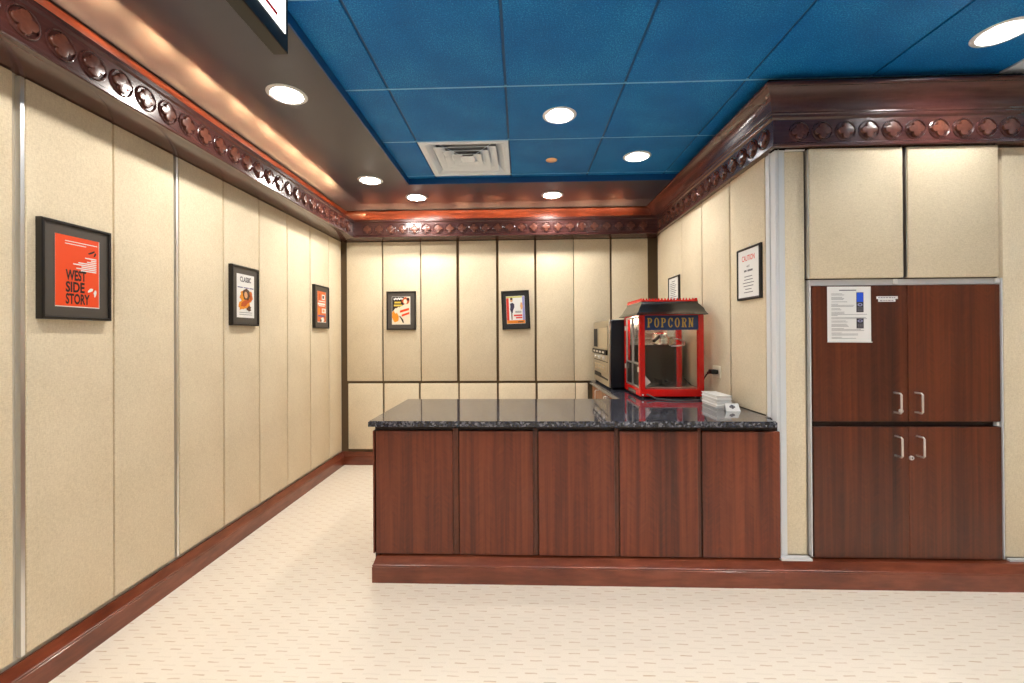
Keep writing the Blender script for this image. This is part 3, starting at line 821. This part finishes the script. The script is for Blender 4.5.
# ------------------------------------------------------------------ popcorn machine
PX0, PX1, PY0, PY1 = .812, 1.245, 2.985, 3.425
pop = thing('popcorn_machine', ((PX0+PX1)/2, (PY0+PY1)/2, CT), 'red popcorn machine with glass sides and flared black roof on the granite worktop', 'popcorn machine')
for x in (PX0+.03, PX1-.03):
    for y in (PY0+.03, PY1-.03): mb = MB(); mb.lathe([(.012, CT), (.014, CT+.012)], (x, y, 0), RUB, 14); part('foot', mb, pop, label='black rubber foot')
mb = MB(); mb.box(PX0, PX1, PY0, PY1, CT+.012, CT+.062, RED, .003)
base = part('base', mb, pop)
mb = MB(); mb.box(PX0-.006, PX0+.001, PY0+.10, PY0+.30, CT+.018, CT+.045, STEEL, .002); part('latch_plate', mb, pop, parent=base, label='steel plate')
mb = MB(); mb.lathe([(.006, PY0+.001), (.006, PY0-.004), (.003, PY0-.005)], (PX0+.018, 0, CT+.024), CHROME, 12, axis='Y'); part('screw', mb, pop, parent=base)
pw = .036
for x0, y0 in ((PX0, PY0), (PX1-pw, PY0), (PX0, PY1-pw), (PX1-pw, PY1-pw)):
    mb = MB(); mb.box(x0, x0+pw, y0, y0+pw, CT+.0622, 1.402, RED, .002); part('corner_post', mb, pop)
mb = MB(); mb.box(PX0+.002, PX1-.002, PY0+.002, PY1-.002, 1.4022, 1.412, RED); part('top_frame', mb, pop)
# front sign
mb = MB(); mb.box(PX0+pw+.0005, PX1-pw-.0005, PY0+.004, PY0+.024, 1.302, 1.402, BLUES); sg = part('sign_plate', mb, pop, label='blue sign plate')
mb = MB(); FS = lambda u, v, n: (u, PY0+.004-n, v)
# condensed slab-serif capitals drawn as strokes
def letter(ch, x, w, z, h):
    s = .30*w; hs = .016 if h > .05 else h*.16; hs = h*.10
    R = lambda a, b, c, d: mb.slab([(x+a*w, z+c*h), (x+b*w, z+c*h), (x+b*w, z+d*h), (x+a*w, z+d*h)], FS, 0, .0015, GOLD)
    def ringshape(a0, a1, cx, cz, rx, rz, tx, tz, k=20):
        for i in range(k):
            t0, t1 = a0+(a1-a0)*i/k, a0+(a1-a0)*(i+1)/k
            q = [(cx+rx*math.cos(t0), cz+rz*math.sin(t0)), (cx+rx*math.cos(t1), cz+rz*math.sin(t1)), (cx+(rx-tx)*math.cos(t1), cz+(rz-tz)*math.sin(t1)), (cx+(rx-tx)*math.cos(t0), cz+(rz-tz)*math.sin(t0))]
            mb.slab([(x+u*w, z+v*h) for u, v in q], FS, 0, .0015, GOLD)
    if ch in 'PR':
        R(.10, .38, .1, .9); R(0, .48, 0, .1); R(0, .5, .9, 1); R(.38, .5, .45, .54)
        ringshape(-PI/2, PI/2, .5, .725, .46, .275, .26, .09)
        if ch == 'R':
            mb.slab([(x+a*w, z+b*h) for a, b in ((.48, .47), (.72, .47), (.92, .1), (1.02, 0), (.66, 0))], FS, 0, .0015, GOLD)
    if ch == 'O': ringshape(0, 2*PI, .5, .5, .5, .52, .27, .09, 28)
    if ch == 'C':
        ringshape(.55, 2*PI-.55, .52, .5, .5, .52, .27, .09, 26); R(.80, .96, .62, .98)
    if ch == 'N':
        R(.08, .26, .1, .9); R(0, .36, 0, .1); R(0, .3, .9, 1); R(.72, .90, 0, .9); R(.62, 1.0, .9, 1)
        mb.slab([(x+a*w, z+b*h) for a, b in ((.06, 1), (.36, 1), (.9, 0), (.62, 0))], FS, 0, .0012, GOLD)
xx = PX0+pw+.018
lw, lp = .033, .0463
for i, ch in enumerate('POPCORN'): letter(ch, xx+i*lp, lw, 1.320, .064)
part('lettering', mb, pop, parent=sg, label='gold lettering')
# glass panes
def pane(x0, x1, y0, y1, z0, z1):
    mb = MB(); mb.box(x0, x1, y0, y1, z0, z1, GLASS); part('glass_pane', mb, pop)
ZB0 = CT+.063
pane(PX0+pw+.001, PX1-pw-.001, PY0+.012, PY0+.016, ZB0, 1.3015)
pane(PX1-.018, PX1-.014, PY0+pw+.001, PY1-pw-.001, ZB0, 1.4)
mb = MB(); DKG = mat('dark tinted back panel', lin(46, 42, 38), .2)
mb.box(PX0+pw+.001, PX1-pw-.001, PY1-.018, PY1-.012, ZB0, 1.19, DKG); part('back_panel', mb, pop, label='dark lower back panel')
mb = MB(); mb.box(PX0+pw+.001, PX1-pw-.001, PY1-.018, PY1-.012, 1.1905, 1.4, STEEL); part('back_panel', mb, pop, label='bright steel upper back panel')
# door side (facing the aisle): two framed doors
for y0, y1 in ((PY0+pw+.002, (PY0+PY1)/2-.002), ((PY0+PY1)/2+.002, PY1-pw-.002)):
    mb = MB(); w = .012
    mb.box(PX0+.004, PX0+.016, y0, y0+w, ZB0+.002, 1.398, ALU); mb.box(PX0+.004, PX0+.016, y1-w, y1, ZB0+.002, 1.398, ALU)
    mb.box(PX0+.004, PX0+.016, y0+w, y1-w, 1.386, 1.398, ALU); mb.box(PX0+.004, PX0+.016, y0+w, y1-w, 1.062, 1.074, ALU); mb.box(PX0+.004, PX0+.016, y0+w, y1-w, ZB0+.002, ZB0+.014, ALU)
    d = part('door_frame', mb, pop, label='bright metal door frame')
    mb = MB(); mb.box(PX0+.008, PX0+.011, y0+w, y1-w, 1.0742, 1.3858, GLASS); part('glass_pane', mb, pop, parent=d)
    mb = MB(); mb.box(PX0+.008, PX0+.011, y0+w, y1-w, ZB0+.0142, 1.0618, DKG); part('lower_panel', mb, pop, parent=d)
    for z in (1.03, 1.32):
        mb = MB(); yy = y0 if y0 < PY0+.1 else y1
        mb.box(PX0-.004, PX0+.0045, yy-.014, yy+.014, z-.018, z+.018, CHROME, .0015); part('hinge', mb, pop, parent=d)
# flared roof
rp = [(.055, .004), (.055, .009), (.04, .017), (.020, .030), (.004, .050), (-.012, .074), (-.020, .086), (-.020, .098)]
def roof_ring(o, h):
    z = 1.400+h; k = .62 if o > 0 else 1.
    return [(PX0-o*k, PY0-o, z), (PX1+o*(.12 if o > 0 else 1.5), PY0-o, z), (PX1+o*(.12 if o > 0 else 1.5), PY1+o*.5, z), (PX0-o*k, PY1+o*.5, z)]
mb = MB(); pts = []; fs = []
rings = [roof_ring(-.004, .0125)]+[roof_ring(o, h) for o, h in rp]
for r_ in rings: pts += r_
for j in range(len(rings)-1):
    for k in range(4): fs.append([j*4+k, j*4+(k+1) % 4, (j+1)*4+(k+1) % 4, (j+1)*4+k])
fs += [[3, 2, 1, 0], [len(pts)-4, len(pts)-3, len(pts)-2, len(pts)-1]]
mb.add(pts, fs, ROOFB, True); rf = part('roof', mb, pop, label='flared gloss black roof', angle=40)
mb = MB(); zt = 1.498
def crest(p, q, n):
    for k in range(n):
        a = (k+.0)/n; b = (k+1.)/n
        pa = Vector(p).lerp(Vector(q), a); pb = Vector(p).lerp(Vector(q), b); d = (pb-pa); s = Vector((-d.y, d.x, 0)).normalized()*.0035
        q_ = [(0, 0), (1, 0), (1, .010), (.78, .012), (.68, .020), (.5, .024), (.32, .020), (.22, .012), (0, .010)]
        mb.ext(q_, lambda e: tuple(pa+d*e[0]+s+Vector((0, 0, e[1]))), lambda e: tuple(pa+d*e[0]-s+Vector((0, 0, e[1]))), RED)
a_, b_, c_, d_ = [(x, y, zt) for x, y, z in [(PX0+.024, PY0+.024, 0), (PX1-.034, PY0+.024, 0), (PX1-.034, PY1-.016, 0), (PX0+.024, PY1-.016, 0)]]
crest(a_, b_, 18); crest(b_, c_, 16); crest(c_, d_, 18); crest(d_, a_, 16)
part('crest', mb, pop, parent=rf, label='red scalloped crest')
# kettle and works
mb = MB(); mb.box(1.02, 1.075, 3.06, 3.125, 1.252, 1.40, STEEL, .003); part('motor_box', mb, pop, label='grey motor box')
mb = MB(); mb.lathe([(.0, 1.196), (.060, 1.196), (.070, 1.205), (.072, 1.272), (.076, 1.277), (.072, 1.280), (.02, 1.287), (.0, 1.288)], (1.04, 3.215, 0), STEEL, 32, cap=False)
kt = part('kettle', mb, pop)
mb = MB(); mb.tube([(1.0, 3.155, 1.262), (.985, 3.12, 1.256)], .006, CHROME); mb.tube([(.986, 3.122, 1.257), (.928, 3.05, 1.226)], .012, RUB, 12); part('kettle_handle', mb, pop, parent=kt, label='black grip')
mb = MB(); mb.tube([(1.11, 3.215, 1.245), (1.15, 3.18, 1.235), (1.175, 3.15, 1.215), (1.165, 3.12, 1.195), (1.12, 3.11, 1.19), (1.07, 3.12, 1.188)], .005, CHROME); mb.tube([(1.09, 3.20, 1.36), (1.09, 3.20, 1.19)], .006, CHROME); part('stirrer_rod', mb, pop, parent=kt)
FILL_LAMP = mat('added inside lamp', lin(255, 236, 200), .4, emit=(1, .82, .6, 1), es=13)  # lamp added to brighten the inside of the machine
mb = MB(); mb.lathe([(.0, 1.372), (.020, 1.374), (.030, 1.384), (.030, 1.4015)], (.93, 3.27, 0), FILL_LAMP, 20, cap=False); part('added_lamp', mb, pop, label='small unseen lamp added under the roof for a brighter inside')
mb = MB(); mb.box(PX0+.04, PX1-.04, PY0+.04, PY1-.04, ZB0, ZB0+.010, STEEL, .002); part('deck', mb, pop, label='steel deck')
CABLE = mat('grey cable', lin(70, 70, 74), .35)
mb = MB(); mb.tube([(PX0+.045, PY0-.002, CT+.028), (PX0+.055, PY0-.016, CT+.026), (PX0+.09, PY0-.06, CT+.008), (.99, PY0-.115, CT+.0055), (1.09, PY0-.125, CT+.0055), (1.15, PY0-.11, CT+.0055), (1.262, PY0-.03, CT+.0055), (1.27, PY0+.06, CT+.0055)], .0045, CABLE)
part('front_cable', mb, pop, label='thin black cable looped on the worktop')
mb = MB(); mb.tube([(1.252, 3.36, .93), (1.262, 3.25, .89), (1.268, 3.15, .89), (1.266, 3.08, .925), (1.264, 3.035, .965), (1.264, 2.995, .996), (1.264, 2.96, 1.012), (1.264, 2.94, 1.017)], .0048, RUB)
pc_ = part('power_cord', mb, pop, label='black power cord')
mb = MB(); mb.tube([(1.264, 2.965, 1.011), (1.264, 2.935, 1.0185)], .010, RUB, 12); mb.box(1.250, 1.2945, 2.880, 2.938, 1.008, 1.037, RUB, .006, 2); part('plug', mb, pop, parent=pc_)
# scoop and paper inside
t = thing('paper_bag', (.90, 3.09, ZB0+.0105), 'folded white paper bag leaning inside the popcorn machine window', 'paper bag')
mb = MB(); z = ZB0+.0105
mb.add([(.862, 3.045, z), (.862, 3.13, z), (.918, 3.13, z+.012), (.905, 3.05, z+.030), (.864, 3.05, z+.078), (.864, 3.12, z+.07)], [[0, 1, 2, 3], [0, 3, 4], [1, 5, 2], [0, 4, 5, 1], [4, 3, 2, 5]], PAPER)
part('folded_sheet', mb, t)
t = thing('popcorn_scoop', (1.02, 3.14, ZB0+.0105), 'dark metal scoop lying on the deck in the popcorn machine', 'scoop')
mb = MB(); sc = []
for k in range(9):
    a = PI*k/8; sc.append((math.cos(a), math.sin(a)))
pts = []
for L_, y in ((.032, 3.08), (.045, 3.22)):
    for r_ in (1., .93):
        for c, s in sc: pts.append((1.02+L_*r_*c, y, z+.046-L_*r_*s))
n9 = 9; fs = []
for k in range(8):
    fs += [[k, k+1, 18+k+1, 18+k], [9+k, 9+k+1, 27+k+1, 27+k], [k, k+1, 9+k+1, 9+k], [18+k, 18+k+1, 27+k+1, 27+k]]
mb.add(pts, fs, DKG, True); mb.lathe([(.029, 3.079), (.029, 3.0825)], (1.02, 0, z+.034), DKG, 18, axis='Y'); part('bowl', mb, t)
mb = MB(); mb.tube([(1.02, 3.082, z+.035), (1.02, 3.045, z+.04)], .008, RUB, 12); part('grip', mb, t, label='black grip')

# ------------------------------------------------------------------ countertop oven
OX, OY0, OY1, OZ0, OZ1 = .690, 3.452, 4.165, CT+.012, 1.392
ov = thing('countertop_oven', (.90, 3.81, CT), 'tall black-sided countertop oven with steel front beside the popcorn machine', 'oven')
for x in (.72, 1.12):
    for y in (3.49, 4.12): mb = MB(); mb.lathe([(.014, CT), (.016, CT+.0125)], (x, y, 0), RUB, 12); part('foot', mb, ov)
mb = MB(); mb.box(OX+.020, 1.17, OY0, OY1, OZ0, OZ1, OVENB, .012, 3); part('body', mb, ov)
OH = OZ1-OZ0; FO = lambda u, v, n: (OX+.012-n, OY1-u*(OY1-OY0), OZ1-v*OH)
mb = MB(); mb.box(OX+.008, OX+.0205, OY0+.003, OY1-.003, OZ0+.004, OZ1-.004, OVENF, .004, 2); ff = part('front_face', mb, ov, label='warm brushed steel front')
def orect(mb, u0, u1, v0, v1, n0, n1, m): mb.slab([(u0, v0), (u1, v0), (u1, v1), (u0, v1)], FO, n0, n1, m)
GLD = mat('dark glossy window', lin(12, 12, 18), .45, spec=.15)
TINT = steel_mat('mirror window glass', (.80, .72, .58, 1), .12)
mb = MB(); orect(mb, .03, .34, .12, .42, .003, .0065, GLD); part('handle_recess', mb, ov, parent=ff, label='dark recess')
mb = MB(); orect(mb, .35, .93, .11, .43, .003, .0065, TINT); part('window', mb, ov, parent=ff, label='pale reflective window')
mb = MB()
for u0, u1, v0, v1 in ((.33, .35, .10, .44), (.93, .95, .10, .44), (.33, .95, .095, .11), (.33, .95, .43, .445)): orect(mb, u0, u1, v0, v1, .003, .010, OVENF)
part('window_trim', mb, ov, parent=ff)
mb = MB(); orect(mb, .0, .92, .452, .525, .003, .016, GLD)
for k in range(4): orect(mb, .08+k*.2, .2+k*.2, .475, .505, .0155, .018, CHROME)  # chrome bars stand in for glints on the glossy strip
part('control_strip', mb, ov, parent=ff, label='glossy black control strip')
mb = MB(); orect(mb, .08, .93, .535, .62, .003, .009, OVENF); kp = part('knob_panel', mb, ov, parent=ff)
for k in range(3):
    mb = MB(); u = .22+k*.27; c = FO(u, .577, 0); mb.lathe([(.017, OX+.004), (.017, OX-.008), (.013, OX-.012)], (0, c[1], c[2]), CHROME, 18, axis='X'); part('knob', mb, ov, parent=ff)
mb = MB(); orect(mb, .05, .93, .625, .635, .003, .007, GLD)
orect(mb, .08, .90, .66, .79, .003, .008, OVENF); orect(mb, .16, .82, .685, .765, .0075, .0095, TINT)
for k in range(4): orect(mb, .24+k*.14, .31+k*.14, .705, .745, .009, .0105, OVENF)
part('badge_plate', mb, ov, parent=ff)
mb = MB(); mb.slab([(.08, .83), (.5, .83), (.55, .87), (.93, .875), (.93, .90), (.08, .90)], FO, .003, .0065, GLD); part('drawer_slot', mb, ov, parent=ff, label='black slot')

# ------------------------------------------------------------------ outlet, trays, card
ol = thing('wall_outlet', (XR, 2.929, .982), 'ivory electrical outlet with a black plug, beside the popcorn machine', 'outlet')
IV = mat('ivory plastic', lin(246, 238, 214), .4)
mb = MB(); mb.box(XR-.0065, XR-.0005, 2.871, 2.987, .982, 1.061, IV, .002, 2); part('cover_plate', mb, ol)
mb = MB(); mb.box(XR-.009, XR-.006, 2.886, 2.917, 1.003, 1.042, IV, .0015)
for dz in (-.007, .007): mb.box(XR-.0095, XR-.0088, 2.897, 2.906, 1.0225+dz-.001, 1.0225+dz+.001, RUB)
part('socket', mb, ol)
mb = MB(); mb.box(XR-.009, XR-.006, 2.931, 2.962, 1.003, 1.042, IV, .0015); part('socket', mb, ol)
names = ['bottom', 'second from the bottom', 'second from the top', 'top']
pts_ = None
for k in range(4):
    z0 = CT+.0004+k*.0184; dx = (0, .002, -.001, .001)[k]
    t = thing('paper_tray', (1.213, 2.70, z0), f'flat white paper tray, {names[k]} of the stack by the popcorn machine', 'paper tray', 'stack of paper trays')
    mb = MB(); x0, x1, y0, y1 = 1.148+dx, 1.240+dx, 2.586+dx, 2.802+dx
    mb.box(x0+.004, x1-.004, y0+.004, y1-.004, z0, z0+.0135, PAPER, .0015); part('tray_body', mb, t)
    mb = MB(); mb.box(x0, x1, y0, y1, z0+.0136, z0+.0180, WHITE, .0012); part('rim', mb, t)
t = thing('tent_card', (1.197, 2.50, CT), 'small folded white tent card with grey fan emblem in front of the paper trays', 'card')
mb = MB(); z0 = CT+.0005; th = .0012
mb.ext([(2.484, z0), (2.4865, z0), (2.511, z0+.0385), (2.5355, z0), (2.538, z0), (2.5115, z0+.041), (2.5105, z0+.041)], lambda p: (1.157+(p[0]-2.484)*.15, p[0], p[1]), lambda p: (1.237-(p[0]-2.484)*.05, p[0], p[1]), PAPER)
part('folded_card', mb, t)
mb = MB(); EG = mat('grey emblem print', lin(92, 88, 92), .6)
FC = lambda u, v, n: (1.197+u, 2.484+(v/.041)*.0268-n, z0+v)
for a0, a1 in ((25, 62), (66, 114), (118, 155)):
    q = [(0, .012)]+[(.019*math.cos(math.radians(a)), .012+.022*math.sin(math.radians(a))) for a in (a0, (a0+a1)/2, a1)]
    mb.slab(q, FC, .0002, .0006, EG)
part('emblem', mb, t, label='grey fan emblem')

# ------------------------------------------------------------------ downlights
def lens_light(loc, label):
    t = thing('recessed_downlight', loc, label, 'ceiling light', 'recessed downlights')
    x, y, z = loc
    mb = MB(); mb.lathe([(.072, z-.001), (.074, z-.005), (.080, z-.007), (.092, z-.006), (.097, z-.002), (.097, z+.0)], (x, y, 0), RING, 40, cap=False)
    part('trim_ring', mb, t)
    mb = MB(); mb.lathe([(.0, z-.012), (.03, z-.0108), (.055, z-.0075), (.073, z-.0025)], (x, y, 0), LENS, 40, cap=False); part('lens', mb, t)
    return t
def can_light(loc, label):
    t = thing('recessed_downlight', loc, label, 'ceiling light', 'recessed downlights')
    x, y, z = loc
    mb = MB(); mb.lathe([(.076, z+.004), (.078, z-.004), (.084, z-.006), (.094, z-.004), (.098, z-.0005), (.098, z+.0)], (x, y, 0), RING, 40, cap=False); part('trim_ring', mb, t)
    mb = MB(); mb.lathe([(.076, z+.003), (.070, z+.03), (.060, z+.06), (.045, z+.085), (.020, z+.095), (0, z+.095)], (x, y, 0), REFL, 40, cap=False); part('reflector', mb, t)
    mb = MB(); mb.lathe([(.0, z+.036), (.022, z+.038), (.033, z+.046), (.035, z+.058), (.028, z+.072), (.016, z+.088)], (x, y, 0), BULB, 28, cap=False); part('bulb', mb, t)
    return t
proto = lens_light((-1.185, 2.158, ZS), 'flat white downlight in the taupe soffit near the hanging sign')
for x, y, lab in ((-1.185, 3.379, 'flat white downlight in the taupe soffit, near the end wall by the long poster wall'),
                  (-.923, 3.822, 'flat white downlight in the end soffit, near the ceiling air vent'),
                  (.285, 3.8185, 'flat white downlight in the end soffit, past the copper sprinkler cover')):
    c = copy_tree(proto, (x, y, ZS)); c['label'] = lab
cen = lambda i, j: (TX+(i+.5)*TP, TY+(j+.5)*TP, ZC)
proto2 = can_light(cen(1, 0), 'reflector downlight in a blue tile, above the middle of the counter')
for (i, j), lab in (((2, 1), 'reflector downlight in a blue tile close to the counter wall crown'), ((4, -1), 'reflector downlight in a blue tile above the wood cabinet, beside the louvred vent')):
    c = copy_tree(proto2, cen(i, j)); c['label'] = lab
# soffit row continues behind the camera; tile downlights there are added fill lamps
for y in (.937, -.284, -1.505): 
    c = copy_tree(proto, (-1.185, y, ZS)); c['label'] = 'flat white downlight of the soffit row continuing behind the viewpoint'
for i, j in sorted(LIGHT_TILES-{(1, 0), (2, 1), (4, -1)}):
    c = copy_tree(proto2, cen(i, j)); c['label'] = 'unseen reflector downlight added for fill in a blue tile behind the viewpoint'

# ------------------------------------------------------------------ vents, sprinkler, hanging sign
VENTW = mat('vent enamel', lin(228, 240, 255), .4)
DUCT = mat('galvanised duct', lin(150, 156, 166), .5)
def vent(i, j, label):
    x0, x1 = TX+i*TP+.004, TX+(i+1)*TP-.004; y0, y1 = TY+j*TP+.004, TY+(j+1)*TP-.004
    cx, cy = (x0+x1)/2, (y0+y1)/2
    t = thing('air_vent', (cx, cy, ZC), label, 'air vent', 'ceiling air vents')
    def sq(mb, rings, m):
        pts = []; fs = []
        for h, z in rings: pts += [(cx-h, cy-h, z), (cx+h, cy-h, z), (cx+h, cy+h, z), (cx-h, cy+h, z)]
        for q in range(len(rings)-1):
            for k in range(4): fs.append([q*4+k, q*4+(k+1) % 4, (q+1)*4+(k+1) % 4, (q+1)*4+k])
        mb.add(pts, fs, m)
    H = (x1-x0)/2
    mb = MB(); sq(mb, [(H, ZC+.012), (H, ZC-.004), (H-.006, ZC-.006), (H-.035, ZC-.004), (H-.04, ZC), (H-.085, ZC+.045), (H-.09, ZC+.045), (H-.045, ZC+.002)], VENTW); part('frame', mb, t)
    for h, zz in ((.215, .004), (.160, .002), (.105, .0)):
        mb = MB(); sq(mb, [(h, ZC+zz-.002), (h-.003, ZC+zz-.004), (h-.008, ZC+zz-.002), (h-.062, ZC+zz+.026), (h-.066, ZC+zz+.026), (h-.012, ZC+zz), (h, ZC+zz-.002)], VENTW); part('vane', mb, t)
    mb = MB(); mb.box(cx-.05, cx+.05, cy-.05, cy+.05, ZC+.002, ZC+.008, VENTW, .002)
    part('centre_plate', mb, t)
    mb = MB(); sq(mb, [(H-.002, ZC+.0125), (H-.002, ZC+.13)], DUCT); mb.box(cx-H+.002, cx+H-.002, cy-H+.002, cy+H-.002, ZC+.13, ZC+.135, DUCT); part('plenum', mb, t, label='dark duct box')
    mb = MB()
    for sx, sy in ((-1, 1), (1, 1), (-1, -1), (1, -1)):
        mb.tube([(cx+sx*.2, cy+sy*.2, ZC+.040), (cx+sx*.03, cy+sy*.03, ZC+.010)], .003, VENTW, 6)
    part('brace', mb, t)
    return t
vent(0, 1, 'square white stepped air vent in the blue ceiling, near the end soffit')
vent(5, -1, 'square white stepped air vent over the wood cabinet, mostly out of frame')
sp_ = thing('sprinkler_cover', (.2315, 3.159, ZC), 'small round copper sprinkler cover in the blue ceiling', 'sprinkler')
COP = mat('copper plate', (.80, .52, .32, 1), .35, 1)
mb = MB(); mb.lathe([(.0, ZC-.010), (.034, ZC-.010), (.040, ZC-.008), (.042, ZC-.005)], (.2315, 3.159, 0), COP, 28, cap=False); mb.lathe([(.026, ZC-.007), (.026, ZC+.001)], (.2315, 3.159, 0), BLACKP, 20); part('cover_disc', mb, sp_)
sg = thing('hanging_sign', (-.825, 1.2, ZC), 'white-faced ceiling sign with red lettering in a black housing', 'sign')
mb = MB(); mb.box(-.855, -.801, .86, 1.469, 2.2507, ZC-.001, BLACKP, .003); part('housing', mb, sg)
SIGNW = mat('lit sign face', lin(250, 250, 246), .4, emit=(1, 1, .98, 1), es=.9)
mb = MB(); mb.box(-.8012, -.7985, .885, 1.4476, 2.309, ZC-.012, SIGNW); part('sign_face', mb, sg)
SRED = mat('red sign lettering', lin(240, 20, 16), .4)
mb = MB(); FX = lambda u, v, n: (-.7985+n, u, v)
mb.slab([(1.318, 2.3314), (1.396, 2.3314), (1.396, 2.3437), (1.332, 2.3437), (1.332, 2.3696), (1.3775, 2.3696), (1.3775, 2.3815), (1.332, 2.3815), (1.332, 2.408), (1.393, 2.408), (1.393, 2.420), (1.318, 2.420)], FX, .0001, .0012, SRED)
part('lettering', mb, sg, label='red lettering')

# ------------------------------------------------------------------ camera
f, yaw, roll, pitch = 431.932, .036, -.0059, .0039
fw = Vector((-math.sin(yaw), math.cos(yaw), 0)); rt = Vector((math.cos(yaw), math.sin(yaw), 0)); up = Vector((0, 0, 1))
c, s = math.cos(pitch), math.sin(pitch); fw, up = fw*c+up*s, up*c-fw*s
c, s = math.cos(roll), math.sin(roll); rt, up = rt*c+up*s, up*c-rt*s
cam = bpy.data.cameras.new('camera'); co = bpy.data.objects.new('camera', cam); COL.objects.link(co)
M = Matrix((rt, up, -fw)).transposed().to_4x4(); M.translation = Vector((0, 0, 1.2719)); co.matrix_world = M
cam.sensor_width = 36; cam.lens = f/1024*36; cam.shift_x = (512-505.2678)/1024; cam.shift_y = (333.5967-341.5)/1024
cam.clip_start = .05
S.camera = co

# ------------------------------------------------------------------ world and view
w = bpy.data.worlds.new('world'); S.world = w; w.use_nodes = True
w.node_tree.nodes['Background'].inputs[0].default_value = (.5, .5, .5, 1); w.node_tree.nodes['Background'].inputs[1].default_value = .2
vs = S.view_settings; vs.view_transform = 'Standard'; vs.look = 'None'; vs.gamma = 1; vs.use_curve_mapping = False
vs.exposure = 1.8
cy = S.cycles
cy.max_bounces = 10; cy.diffuse_bounces = 6; cy.glossy_bounces = 5; cy.transparent_max_bounces = 12
cy.use_denoising = True
cy.sample_clamp_indirect = 6
